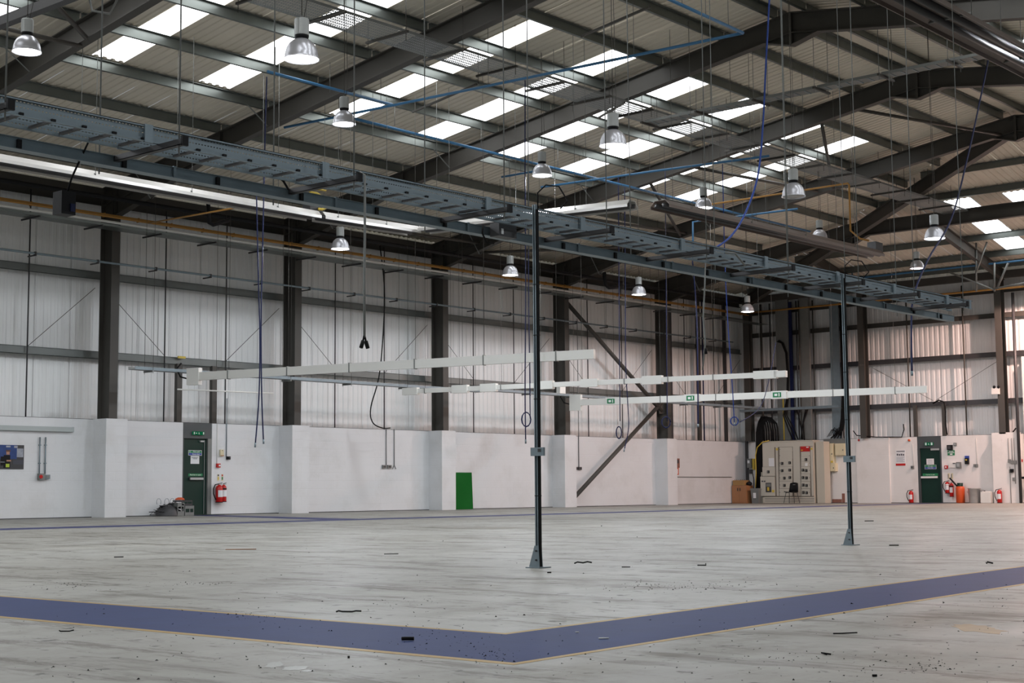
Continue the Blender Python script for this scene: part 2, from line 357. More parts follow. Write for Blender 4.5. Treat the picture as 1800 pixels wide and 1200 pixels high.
# ================================================================== WALL END
we = struct('wall_end')
EY0, EY1 = 24.0, 24.94
for a, b2 in ((20.9, EY0), (EY1, DY+.24)): MB().box(LX, LX+.24, a, b2, 0, H).build('block_wall', M['blocky'], we)
MB().box(LX+.02, LX+.3, 20.9, DY+.3, H, H+.012).build('coping_strip', M['dark'], we)
for y in (26.95,): MB().box(LX-.06, LX+.02, y-.9, y+.45, 0, H+.004).build('pilaster', M['blocky'], we)
MB().box(LX-.30, LX+.02, 21.02, 21.95, 0, H+.05).build('pilaster', M['blocky'], we)
MB().box(LX-.012, LX, 20.9, DY, 0, .02).build('floor_seal', M['dark'], we)
MB().box(LX-.05, LX+.24, YB, 20.86, 0, 5.15).build('tall_block_wall', M['blocky'], we)
XC = LX+.42; y = YB
while y < DY+.4:
    rib_sheet(y, y+.991, lambda q: H-.1, lambda q: 8.75, lambda u, v, d: (XC-d, u, v), .2, .014).build('cladding_sheet', M['wallsheet'], we); y += 1.003
MB().box(XC+.02, XC+.1, YB, DY+.5, 0, 9).build('outer_sheeting', M['wallsheet'], we)
for z in (3.62, 5.30, 6.70, 7.6):
    b = MB(); b.box(LX+.16, LX+.172, YB, DY, z-.09, z+.09); b.box(LX+.16, LX+.34, YB, DY, z+.078, z+.09); b.box(LX+.10, LX+.16, YB, DY, z-.09, z-.078)
    b.build('sheeting_rail', M['steel'] if z > 6 else M['dark'], we)
for y in (29.2, 25.25+.0, 23.05): MB().tube([(LX+.12, y, H), (LX+.12, y, 7.9)], .03, 6).build('sag_rod', M['steel'], we)
for y in (25.02, 23.9): MB().box(LX+.05, LX+.17, y-.06, y+.06, H, 3.6).build('door_trimmer', M['steel'], we)
for a, b2 in (((21.7, 5.1), (24.2, 3.75)), ((26.7, 5.1), (24.3, 3.75))): MB().tube([(LX+.1, a[0], a[1]), (LX+.1, b2[0], b2[1])], .008, 5).build('tie_wire', M['dark'], we)
def icol(x, y, z0, z1, along='y', dep=.5, fw=.25, m=None):
    b = MB()
    if along == 'y':
        b.box(x-fw/2, x+fw/2, y, y+.022, z0, z1); b.box(x-fw/2, x+fw/2, y+dep-.022, y+dep, z0, z1); b.box(x-.008, x+.008, y+.02, y+dep-.02, z0, z1)
    else:
        b.box(x, x+.022, y-fw/2, y+fw/2, z0, z1); b.box(x+dep-.022, x+dep, y-fw/2, y+fw/2, z0, z1); b.box(x+.02, x+dep-.02, y-.008, y+.008, z0, z1)
    return b
for y, zt in ((26.95, 8.9), (21.55, 8.3), (16.0, 8.3)):
    icol(LX-.3+.0, y, H if y > 21 else 5.1, 8.2, 'x', .35, .24).build('gable_post', M['steel'], we)
MB().box(LX-.2, LX+.05, YB, DY, 8.0, 8.25).build('eaves_beam', M['steel'], we)
# unseen walls behind the camera close the hall
wr = struct('wall_right'); MB().box(XB-.3, LX+.5, YB-.3, YB, 0, 9).build('cladding', M['wallsheet'], wr)
wb = struct('wall_back'); MB().box(XB-.3, XB, YB, DY+.5, 0, 11.2).build('cladding', M['wallsheet'], wb)
# ================================================================== CEILING: sheets, roof lights, purlins
ce = struct('ceiling')
SKX = [(-6.4, -5.45), (-3.6, -2.7), (-.4, .5), (2.4, 3.35), (5.4, 6.3), (8.3, 9.2), (11.3, 12.2), (13.9, 14.8), (17.0, 17.8), (19.68, 20.56), (23.47, 24.27), (26.35, 27.27), (29.32, 30.26), (32.0, 33.0), (35.05, 35.95), (37.6, 38.5)]
SY0, SY1 = 19.45, 25.85
def roof_pos(sign):
    return lambda u, v, d: (u, v if sign > 0 else 2*YR-v, ZR-SL*(v-YR)+d)
edges = []; cur = XB
for a, b2 in SKX+[(LX, LX)]:
    n = max(1, round((a-cur)/.95)); edges += [(cur+(a-cur)*i/n, cur+(a-cur)*(i+1)/n, 0) for i in range(n)]
    if b2 > a: edges.append((a, b2, 1))
    cur = b2
EAVE = DY+.3
for sgn in (1, -1):
    rp = roof_pos(sgn)
    for a, b2, sk in edges:
        lo = lambda q: yhip(q); hi = lambda q: EAVE if sgn > 0 else 2*YR-YV
        if a > XR and sgn < 0 and False: continue
        if sk:
            rib_sheet(a, b2, lambda q: YR, lambda q: SY0, rp).build('roof_sheet', M['roof'], ce)
            rib_sheet(a+.02, b2-.02, lambda q: SY0, lambda q: SY1, rp, .2, .03).build('roof_light', M['skylight'], ce)
            rib_sheet(a, b2, lambda q: SY1, hi, rp).build('roof_sheet', M['roof'], ce)
        else:
            rib_sheet(a, b2-.008, lo, hi, rp).build('roof_sheet', M['roof'], ce)
HS = [(19.75, 20.68), (17.8, 18.72), (12.5, 13.4), (9.8, 10.7), (6.5, 7.4)]
hp = lambda u, v, d: (v, u, ZR-SH*(v-XR)+d)
cur = YV; cuts = []
for a, b2 in sorted(HS)+[(DY, DY)]:
    n = max(1, round((a-cur)/.95)); cuts += [(cur+(a-cur)*i/n, cur+(a-cur)*(i+1)/n, 0) for i in range(n)]
    if b2 > a: cuts.append((a, b2, 1))
    cur = b2
for a, b2, sk in cuts:
    if sk:
        rib_sheet(a, b2, xhip, lambda q: 45.5, hp).build('roof_sheet', M['roof'], ce)
        rib_sheet(a+.02, b2-.02, lambda q: 45.5, lambda q: 50.45, hp).build('roof_light', M['skylight'], ce)
        rib_sheet(a, b2, lambda q: 50.45, lambda q: LX+.3, hp).build('roof_sheet', M['roof'], ce)
    else: rib_sheet(a, b2-.008, xhip, lambda q: LX+.3, hp).build('roof_sheet', M['roof'], ce)
MB().add([(XB, YV, zs(YV+.01)), (LX+.4, YV, zs(YV+.01)), (LX+.4, -YR+2*YV, ZR), (XB, -YR+2*YV, ZR), (LX+.4, YB-.2, ZR-.3), (XB, YB-.2, ZR-.3)], [(0,1,2,3), (3,2,4,5)]).build('far_bay_roof', M['roof'], ce)
MB().box(XB-.3, LX+.6, YB-.3, DY+.6, 11.3, 11.4).build('roof_deck', M['roof'], ce)
# a Z purlin profile, top at z, height .2
def purlin(a, b2, m, flip=1):
    b = MB(); a, b2 = Vector(a), Vector(b2)
    b.prof(a, b2, [(-.004*flip, .0), (.004*flip, .0), (.004*flip, -.2), (-.004*flip, -.2)], cap=True)
    b.prof(a, b2, [(0, -.006), (.07*flip, -.006), (.07*flip, 0), (0, 0)], cap=True)
    b.prof(a, b2, [(-.07*flip, -.2), (0, -.2), (0, -.192), (-.07*flip, -.192)], cap=True)
    b.prof(a, b2, [(-.07*flip, -.2), (-.062*flip, -.2), (-.062*flip, -.165), (-.07*flip, -.165)], cap=True)
    return b
PY = [16.25, 17.62, 19.28, 20.94, 22.6, 24.3, 25.97, 27.67, 29.35, 31.0]
for i in range(len(XF)-1):
    for y in PY:
        xa, xb = XF[i]+.02, XF[i+1]-.02
        if XF[i] > 39 : 
            xb = min(xb, XR+(y-YR)/(DY-YR)*(LX-XR)); 
            if xb < xa+.3: continue
        z = zs(y)-.012
        purlin((xa, y, z), (xb, y, z), M['purlin']).build('purlin', M['purlin'], ce)
        if y < 24: purlin((xa, 2*YR-y, z), (xb, 2*YR-y, z), M['purlin'], -1).build('purlin', M['purlin'], ce)
for y in (31.0, 29.35): 
    xb = XR+(y-YR)/(DY-YR)*(LX-XR); z = zs(y)-.012
    if xb > XF[-1]+.5: purlin((XF[-1], y, z), (xb, y, z), M['purlin']).build('purlin', M['purlin'], ce)
for x in (41.3, 43.0, 44.8, 46.8, 48.7, 50.4, 51.5):
    ya = yhip(x); yb = 2*YR-ya; z = zh(x)-.012
    ys = [ya, 21.5] if ya > 22 else [ya]
    ys += [16, max(yb, 8)]
    for p, q in zip(ys, ys[1:]):
        if p-q > .3: purlin((x, p, z), (x, q, z), M['purlin']).build('purlin', M['purlin'], ce)
MB().box(XB, XR, YR-.25, YR+.25, ZR-.06, ZR-.05).build('ridge_flashing', M['roof'], ce)
# ================================================================== PORTAL FRAMES
ZB0 = 10.30
def zb(y): return ZB0-SL*abs(y-YR)
def zt(y): return zb(y)+.44
def strip_flange(b, pts, x, fw, ft=.022):
    for (y0, z0), (y1, z1) in zip(pts, pts[1:]): b.bar((x, y0, z0), (x, y1, z1), fw, ft)
def web(b, x, bot, top, t=.014):
    n = len(bot); vs = []
    for s in (-t/2, t/2):
        vs += [(x+s, y, z) for y, z in bot]+[(x+s, y, z) for y, z in top]
    fs = []
    for s in (0, 1):
        o = s*2*n
        for i in range(n-1): fs.append((o+i, o+i+1, o+n+i+1, o+n+i))
    b.add(vs, fs)
names = ['nearest the camera, glimpsed at the top left corner', 'crossing the top left corner behind the nearest lamp', 'on the column left of the exit door', 'on the column between exit door and green board',
         'on the column just left of the green board', 'on the column at the foot of the wall brace', 'nearest the end wall, with a level beam']
for k, x in enumerate(XF):
    t = thing('portal_frame', 'dark steel portal frame '+names[k], 'steel frame', (x, DY-.5, 0), 'steel portal frames')
    cb_ = icol(x, DY-.55, 0 if k < 0 else .0, 8.2, 'y', .5, .24); cb_.build('column', M['steel'], t)
    last = (k == len(XF)-1)
    # rafter, left slope
    yend = YR if not last else yhip(x)+.0
    ys = [DY-.05, 27.6, 24, 20, yend] if not last else [DY-.05, 27.6, yend]
    b = MB(); bot = [(y, zb(y)) for y in ys]; top = [(y, zt(y)) for y in ys]
    web(b, x, bot, top); strip_flange(b, bot, x, .2); strip_flange(b, top, x, .2); b.build('rafter', M['steel'], t)
    # haunch
    b = MB(); hb = [(DY-.5, 7.50), (27.6, 8.56)]; ht = [(DY-.5, zb(DY-.5)), (27.6, zb(27.6))]
    web(b, x, hb, ht); strip_flange(b, hb, x, .2); b.build('haunch', M['steel'], t)
    for y in (27.6, 31.75): MB().box(x-.1, x+.1, y-.008, y+.008, (8.56 if y < 30 else 7.52), zt(y)).build('stiffener', M['steel'], t)
    if not last:
        ys = [YR, 12, 8, 4, YV]; b = MB(); bot = [(y, zb(y)) for y in ys]; top = [(y, zt(y)) for y in ys]
        web(b, x, bot, top); strip_flange(b, bot, x, .2); strip_flange(b, top, x, .2); b.build('rafter', M['steel'], t)
        b = MB(); hb = [(YR+.65, zb(YR+.65)), (YR, ZB0-.27), (YR-.65, zb(YR-.65))]; ht = [(YR+.65, zb(YR+.65)+.01), (YR, ZB0), (YR-.65, zb(YR-.65)+.01)]
        web(b, x, hb, ht); strip_flange(b, hb, x, .2); b.box(x-.1, x+.1, YR-.03, YR+.03, ZB0-.26, ZB0+.42); b.build('apex_bracket', M['steel'], t)
        MB().box(x-.12, x+.12, YV-.25, YV+.25, 0, 8.3).build('valley_column', M['steel'], t)
    else:
        ze = zh(x)-.2
        b = MB(); ys = [yhip(x), 2*YR-yhip(x)]; bot = [(y, ze-.46) for y in ys]; top = [(y, ze-.02) for y in ys]
        web(b, x, bot, top); strip_flange(b, bot, x, .2); strip_flange(b, top, x, .2); b.build('level_beam', M['steel'], t)
        b = MB(); y0 = yhip(x); hb = [(y0+.7, zb(y0+.7)), (y0, zb(y0)-.27), (y0-.6, ze-.46)]; ht = [(y0+.7, zb(y0+.7)+.01), (y0, zb(y0)), (y0-.6, ze-.45)]
        web(b, x, hb, ht); strip_flange(b, hb, x, .2); b.box(x-.1, x+.1, y0-.03, y0+.03, zb(y0)-.26, zt(y0)); b.build('apex_bracket', M['steel'], t)
    for y in ((25.97, 30.4) if not last else (30.4,)):
        for s in (-1, 1):
            MB().bar((x+s*.03, y-.05, zb(y)+.02 if y < 28 else zb(y)-.35), (x+s*.62, y, zs(y)-.2), .035, .008).build('fly_brace', M['galvdull'], t)
def ibeam(b, p, q, dep=.3, fw=.16):   # p,q top line
    b.bar(p, q, fw, .018); b.bar(Vector(p)-Vector((0,0,dep/2)), Vector(q)-Vector((0,0,dep/2)), .012, dep); b.bar(Vector(p)-Vector((0,0,dep)), Vector(q)-Vector((0,0,dep)), fw, .018); return b
h0, h1 = (XR, YR, ZR-.3), (LX-.1, DY-.1, zs(DY)-.3)
t = tag(ibeam(MB(), h0, h1, .40, .2).build('hip_rafter', M['steel']), 'long dark hip rafter running diagonally down to the far corner', 'steel beam')
t = tag(ibeam(MB(), h0, (LX-.1, 2*YR-DY+.1, h1[2]), .40, .2).build('hip_rafter', M['steel']), 'dark hip rafter falling away to the right of the ridge end', 'steel beam')
for y, xa, lb in ((26.9, xhip(26.9)-.0, 'short sloping steel rafter from the hip down to the end wall post above the switchboard'), (21.4, XF[-1], 'sloping steel rafter from the level beam to the gable post with the emergency light'), (16.0, XF[-1], 'sloping steel rafter at the ridge line, running down to the end wall')):
    tag(ibeam(MB(), (xa, y, zh(xa)-.22), (LX-.1, y, zh(LX-.1)-.22), .36, .17).build('jack_rafter', M['steel']), lb, 'steel beam', 'rafters under the hip end')
# roof bracing tubes
BR = [((33.85, 17.6, 10.08), (39.7, 16.3, 10.25), 'roof brace tube ending at the ridge of the far frame'), ((33.85, 22.6, 9.35), (39.7, 22.0, 9.45), 'roof brace tube just above the unlit lamp'),
      ((33.85, 18.6, 9.9), (39.7, 21.5, 9.5), 'short roof brace tube beside the perforated tray'), ((33.85, 24.0, 9.1), (39.7, 27.0, 8.7), 'roof brace tube behind the blue air main'), ((33.85, 27.2, 8.6), (39.7, 26.8, 8.75), 'roof brace tube above the far part of the cable ladder'),
      ((27.8, 30.9, 8.05), (33.7, 30.3, 8.1), 'pale roof brace tube near the eaves behind the grey junction box'), ((9.7, 24.5, 9.05), (15.7, 24.2, 9.0), 'roof brace tube beside the nearest high bay lamp'), ((9.7, 19.5, 9.75), (15.7, 24.0, 9.1), 'roof brace tube meeting the frame in the top left corner'),
      ((33.85, 31.2, 7.9), (39.7, 27.8, 8.45), 'pale roof brace tube running up from the eaves over the wall brace')]
for a, b2, lb in BR: tag(MB().tube([a, b2], .045, 8).build('roof_brace', M['steel']), 'grey '+lb, 'brace', 'tubular roof braces')
# wall K brace between the last two columns but one
kb = thing('wall_brace', 'grey tubular K shaped wall brace between two columns, its foot on the floor', 'brace', (40.0, DY-.35, 0))
for a, b2 in (((39.95, DY-.35, .05), (45.6, DY-.35, 3.75)), ((39.9, DY-.35, 7.1), (45.6, DY-.35, 3.45))): MB().tube([a, b2], .075, 10).build('brace_tube', M['steel'], kb)
MB().box(45.45, 45.8, DY-.37, DY-.33, 3.35, 3.9).build('gusset_plate', M['steel'], kb)
MB().box(39.85, 40.15, DY-.37, DY-.33, 0, .25).build('gusset_plate', M['steel'], kb)
# ================================================================== HIGH BAY LAMPS
def lamp_proto(name_lens):
    t = thing('high_bay_lamp', 'lamp', 'lamp', (0, 0, 0))
    t['ztop'] = 3.0
    MB().lathe((0, 0, 0), [(.222, 0), (.225, .012), (.212, .03), (.205, .09), (.188, .15), (.155, .205), (.11, .245), (.078, .262), (.07, .262), (.105, .238), (.15, .198), (.182, .148), (.198, .09), (.205, .02), (.222, 0)], 28).build('reflector', M['alu'], t)
    MB().lathe((0, 0, .02), [(.0005, -.035), (.1, -.03), (.18, -.012), (.206, 0), (.206, .01), (.0005, .01)], 28).build('lens', M[name_lens], t)
    MB().lathe((0, 0, .26), [(.0005, 0), (.075, 0), (.082, .012), (.09, .035), (.09, .05), (.0005, .05)], 20).build('neck', M['black'], t)
    cn = MB(); cn.lathe((0, 0, .31), [(.0005, 0), (.088, 0), (.092, .006), (.092, .205), (.086, .215), (.0005, .215)], 24, False)
    for k in range(12): a = 2*math.pi*k/12; cn.box(.088*math.cos(a)-.004, .088*math.cos(a)+.004, .088*math.sin(a)-.004, .088*math.sin(a)+.004, .315, .512)
    cn.build('gear_canister', M['alucan'], t)
    b = MB(); b.tube([(-.02, 0, .525), (-.025, 0, .55), (0, 0, .575), (.02, 0, .56), (.0, 0, .545)], .004, 5); b.build('hook', M['galvdull'], t)
    return t
lampA = lamp_proto('glow'); lampB = lamp_proto('glowpink'); lampC = lamp_proto('lens_off'); used = {}
for l_ in (lampA, lampB, lampC): PARTS[l_.name] = list(l_.children)
def lamp(px, py, y, label, kind='A', x=None, z=None, col=COOL, vis=True, pw=1.0):
    p = aty(px, py, y) if x is None else Vector((x, y, z))
    proto = {'A': lampA, 'B': lampB, 'C': lampC}[kind]
    if kind not in used: used[kind] = 1; r = proto; r.location = p; r['label'] = label; r['group'] = 'high bay lamps'
    else: r = dup(proto, p, label, 'high bay lamps')
    if vis:
        zt_ = (zs(p.y) if p.x < XR+1 else min(zs(p.y), zh(p.x)))-.1
        b = MB(); b.tube([(p.x, p.y, p.z+.57), (p.x, p.y, zt_)], .006, 5); b.tube([(p.x+.03, p.y, p.z+.52), (p.x+.09, p.y, p.z+.8), (p.x+.02, p.y, zt_)], .005, 5)
        b.build('suspension_wire', M['steel'], r)
    if kind != 'C': lamp_light('lamp_light', p+Vector((0, 0, -.05)), col, LAMP_W*pw, r)
    return p
for px, py, y, lb, k, c in [
    (598, 438, 26.0, 'high bay lamp in front of the ochre pipe, leftmost along the side wall', 'A', COOL),
    (897, 484, 26.0, 'high bay lamp just left of the nearer strut post, above the side wall', 'A', COOL),
    (1123, 518, 26.0, 'high bay lamp above the diagonal wall brace, next to the bent black pipe', 'A', COOL),
    (1314, 548, 26.0, 'high bay lamp in the far corner, lowest of all', 'A', COOL),
    (47, 92, 20.5, 'lit high bay lamp in the top left corner under the crossing frame', 'A', COOL),
    (605, 219, 20.5, 'lit high bay lamp below the blue air pipe, in front of a roof light', 'A', COOL),
    (953, 309, 20.5, 'lit high bay lamp directly above the top of the nearer strut post', 'A', COOL),
    (1237, 366, 20.5, 'high bay lamp half hidden behind the brown heater, next to the blue pipe', 'A', COOL),
    (1441, 420, 20.5, 'high bay lamp above the far end of the brown heater', 'A', COOL),
    (1612, 472, 20.5, 'dim pinkish high bay lamp nearest the end wall, under the hip', 'B', PINK),
    (530, 105, 14.0, 'largest looking high bay lamp, under the perforated roof tray', 'A', COOL),
    (1078, 257, 14.0, 'big high bay lamp in front of a bright roof light, right of the middle', 'A', COOL),
    (1395, 346, 14.0, 'unlit high bay lamp with grey reflector beside the yellow pipe', 'C', COOL),
    (1643, 420, 14.0, 'lit high bay lamp beside the hanging blue hose, in front of the level beam', 'A', COOL)]:
    lamp(px, py, y, lb, k, col=c, pw=2.0 if px == 1314 else 1.2 if y == 26.0 else 2.0 if k == 'B' else 1.0)
OUT = 'high bay lamp hanging in the unseen part of the hall'
for y, z, xs_ in ((26.0, 6.33, (12, 6, 0, -6)), (20.5, 7.45, (6.3, 0, -6)), (14.0, 6.6, (6, 0, -6, 36, 42, 48)),
                  (8.0, 7.0, (21, 33, 45)), (2.0, 6.6, (-6, 4, 14, 28, 46)), (-5.0, 6.0, (3, 14, 30)), (-12, 6.0, (-6, 26))):
    for x in xs_:
        lamp(0, 0, y, OUT, 'A', x, z, (PINK if (x >= 42 and 6 < y < 16) else COOL), False, 1.6 if (x >= 42 and 6 < y < 16) else 1.0)
lamp(0, 0, 18.8, OUT, 'B', 50.0, 7.3, PINK, False, 7.5)  # extra unseen lamp outside the rows, added to turn the end wall pink
# ================================================================== CABLE LADDER, BUSBAR TRUNKING, POSTS
cl = thing('cable_ladder', 'long galvanised cable ladder with slotted sides hung across the hall', 'cable ladder', (10, 7.85, 2.75))
X0, X1 = 2.6, 17.58
for y, s in ((7.68, -1), (7.93, 1)):
    b = MB()
    b.box(X0, X1, y-.001, y+.001, 2.765, 2.865); b.build('side_rail', M['perfrail'], cl)
    b = MB(); b.box(X0, X1, y, y+s*.022, 2.863, 2.867); b.box(X0, X1, y, y+s*.022, 2.763, 2.767); b.box(X0, X1, y+s*.020, y+s*.022, 2.855, 2.867); b.build('rail_lip', M['galv'], cl)
x = X0+.1
while x < X1:
    MB().box(x-.013, x+.013, 7.69, 7.92, 2.770, 2.784).build('rung', M['dark'], cl)
    MB().box(x-.014, x+.014, 7.665, 7.68, 2.772, 2.786).build('rung_cap', M['black'], cl); x += .21
for x in (4.0, 5.46, 6.93, 8.63, 9.82, 11.3, 12.75, 14.2, 15.5, 16.87, 17.5):
    for y in (7.655, 7.935): MB().box(x-.03, x+.03, y, y+.018, 2.758, 2.872).build('splice_plate', M['galv'], cl)
for i, x in enumerate((3.0, 4.37, 5.55, 7.02, 8.60, 9.9, 11.4, 12.85, 14.29, 15.59, 16.88)):
    b = MB(); b.box(x-.02, x+.02, 7.42, 8.36, 2.722, 2.726); b.box(x-.02, x-.017, 7.42, 8.36, 2.722, 2.76); b.box(x+.017, x+.02, 7.42, 8.36, 2.722, 2.76); b.build('bearer', M['dark'], cl)
    MB().box(x-.022, x+.022, 7.405, 7.425, 2.715, 2.775).build('bearer_cap', M['black'], cl)
    for y in (7.47, 8.32): MB().tube([(x, y, 2.67), (x, y, zs(y)-.1)], .0052, 6).build('drop_rod', M['galvdull'], cl)
bt = thing('busbar_trunking', 'slim galvanised busbar trunking with black tap-off covers, below the cable ladder', 'trunking', (10, 8.2, 2.65))
b = MB(); b.box(2.6, 18.08, 8.13, 8.22, 2.690, 2.757); b.build('housing', M['galv'], bt)
b = MB(); b.box(2.6, 18.08, 8.118, 8.131, 2.686, 2.690); b.box(2.6, 18.08, 8.118, 8.131, 2.755, 2.759); b.build('lip', M['galv'], bt)
for x in [4.85+.755*i for i in range(18)]:
    if abs(x-9.38) < .1: continue
    MB().box(x-.014, x+.014, 8.112, 8.13, 2.690, 2.745).build('tap_off_cover', M['black'], bt)
for x in [4.55+1.45*i for i in range(10)]: MB().box(x-.010, x+.010, 8.115, 8.13, 2.686, 2.764).build('joint_collar', M['galv'], bt)
q = aty(880, 408, 8.08); g = thing('junction_box', 'dark grey junction box clipped onto the busbar trunking left of the nearer post', 'junction box', (q.x, 8.05, q.z))
MB().box(q.x-.11, q.x+.11, 8.0, 8.10, q.z-.05, q.z+.06).build('body', M['dark'], g)
q2 = aty(883, 406, 8.0); MB().box(q2.x-.012, q2.x+.012, 7.996, 8.0, q2.z-.025, q2.z+.02).build('rating_label', M['paper'], g)
MB().tube([aty(849, 396, 8.04), aty(848, 410, 8.04), aty(855, 426, 8.04), aty(868, 428, 8.04)], .008, 6).build('cable', M['rubber'], g)
def post(px, py, x, y, label):
    t = thing('strut_post', label, 'post', (x, y, 0))
    b = MB(); pts = [(p_*.72, q_*.72) for p_, q_ in [(-.021, -.021), (.021, -.021), (.021, .021), (.008, .021), (.008, .018), (.018, .018), (.018, -.018), (-.018, -.018), (-.018, .018), (-.008, .018), (-.008, .021), (-.021, .021)]]
    b.add([(x+p[1]*-1, y+p[0], z) for z in (.01, 2.84) for p in pts], [(i, (i+1) % 12, 12+(i+1) % 12, 12+i) for i in range(12)]); b.build('strut', M['galv'], t)
    b = MB(); b.box(x-.010, x+.013, y-.027, y-.0155, .01, 2.80); b.build('cable_run', M['rubber'], t)
    b = MB(); b.box(x-.07, x+.07, y-.07, y+.07, 0, .008); b.build('base_plate', M['galv'], t)
    for s in (-.018, .018):
        b = MB(); b.add([(x+s-.002, y-.03, .008), (x+s-.002, y+.075, .008), (x+s-.002, y+.02, .17), (x+s-.002, y-.02, .17), (x+s+.002, y-.03, .008), (x+s+.002, y+.075, .008), (x+s+.002, y+.02, .17), (x+s+.002, y-.02, .17)],
              [(0,1,2,3), (7,6,5,4), (0,1,5,4), (1,2,6,5), (2,3,7,6), (3,0,4,7)]); b.build('base_gusset', M['galv'], t)
    for z in (.06, .13): MB().cyl((x-.032, y, z), .007, .012, 8, 'x').build('bolt', M['dark'], t)
    MB().box(x-.045, x-.025, y-.10, y+.03, .86, .925).build('socket_box', M['galv'], t)
    MB().box(x-.048, x-.045, y-.075, y-.045, .89, .915).build('socket_face', M['dark'], t)
    for z in (.55, 1.3, 1.8, 2.2): MB().box(x-.0165, x+.0165, y-.0285, y+.0165, z, z+.006).build('cable_tie', M['black'], t)
    MB().tube([(x, y-.03, 2.8), (x, y-.03, 2.93), (x+.03, y-.09, 2.99), (x+.07, y-.19, 2.97), (x+.09, y-.26, 2.85), (x+.07, y-.2, 2.79)], .006, 6).build('cable_loop', M['rubber'], t)
    return t
pa = atz(946, 995, 0); post(0, 0, 8.99, 7.49, 'nearer galvanised strut post standing on the floor, with a small socket box')
q = aty(1495, 953, 7.62); post(0, 0, q.x, 7.62, 'farther galvanised strut post standing in front of the switchboards')
# black pendant control box, grey flexes with plugs
q = aty(113, 345, 8.3); cb = thing('pendant_box', 'black pendant isolator box hanging on a cable below the trunking at the far left', 'control box', q)
a = aty(101, 336, 8.3); b2 = aty(125, 380, 8.3); MB().box(a.x, b2.x, 8.25, 8.35, b2.z, a.z).build('body', M['black'], cb)
MB().box((a.x+b2.x)/2+.01, b2.x-.01, 8.24, 8.25, b2.z+.02, b2.z+.07).build('switch', M['hose'], cb)
MB().tube([(q.x+.02, 8.3, a.z), (q.x+.02, 8.25, 2.6), (q.x+.025, 8.05, 2.84)], .007, 6).build('cable', M['rubber'], cb)
q = aty(641, 400, 7.62)
fx = thing('hanging_flex', 'grey flex looped over the cable ladder ending in two black plugs', 'cable', (q.x, 7.62, 1.6))
zz = [aty(642, p, 7.62).z for p in (306, 400, 500, 593)]
MB().tube([(q.x-.03, 7.72, 2.85), (q.x-.01, 7.66, zz[0]+.02), (q.x, 7.62, zz[0]-.01), (q.x+.002, 7.62, zz[1]), (q.x-.002, 7.62, zz[2]), (q.x, 7.62, zz[3])], .009, 8).build('flex', M['galvdull'], fx)
for s in (-1, 1):
    MB().tube([(q.x, 7.62, zz[3]+.02), (q.x+s*.015, 7.62, zz[3]-.03)], .007, 6).build('split_lead', M['rubber'], fx)
    MB().tube([(q.x+s*.013, 7.62, zz[3]-.025), (q.x+s*.033, 7.62, zz[3]-.075)], .014, 8).build('plug', M['black'], fx)
q = aty(1238, 480, 7.62); fx = thing('hanging_flex', 'grey flex hanging from the cable ladder near the farther post', 'cable', q)
MB().tube([aty(1310, 467, 7.6), aty(1292, 445, 7.6), aty(1275, 444, 7.6)], .01, 6).build('flex_end', M['galvdull'], fx)
MB().tube([aty(1240, 462, 7.62), aty(1239, 500, 7.62), aty(1236, 560, 7.62), aty(1240, 600, 7.62), aty(1235, 650, 7.62)], .008, 6).build('flex', M['galvdull'], fx)
MB().tube([aty(1240, 612, 7.6), aty(1241, 622, 7.6)], .014, 8).build('plug', M['black'], fx)
q = aty(496, 320, 7.95); tag(MB().tube([aty(450, 306, 7.95), aty(485, 308, 7.95), aty(498, 318, 7.95), aty(507, 333, 7.95)], .008, 6).build('black_cable', M['rubber']), 'short black cable looping off the cable ladder above the yellow leads', 'cable')
b = MB(); 
yl = thing('yellow_lead', 'bright yellow flexible gas lead beside the white heater', 'lead', aty(560, 345, 23.9))
MB().tube([aty(543, 330, 23.9), aty(546, 338, 23.9), aty(557, 340, 23.9), aty(566, 346, 23.9)], .03, 6).build('lead', M['yellow'], yl)
MB().tube([aty(550, 331, 23.9), aty(573, 335, 23.9)], .02, 6).build('lead', M['yellow'], yl)
MB().tube([aty(560, 367, 23.9), aty(566, 368, 23.9), aty(573, 365, 23.9)], .03, 6).build('lead', M['yellow'], yl)
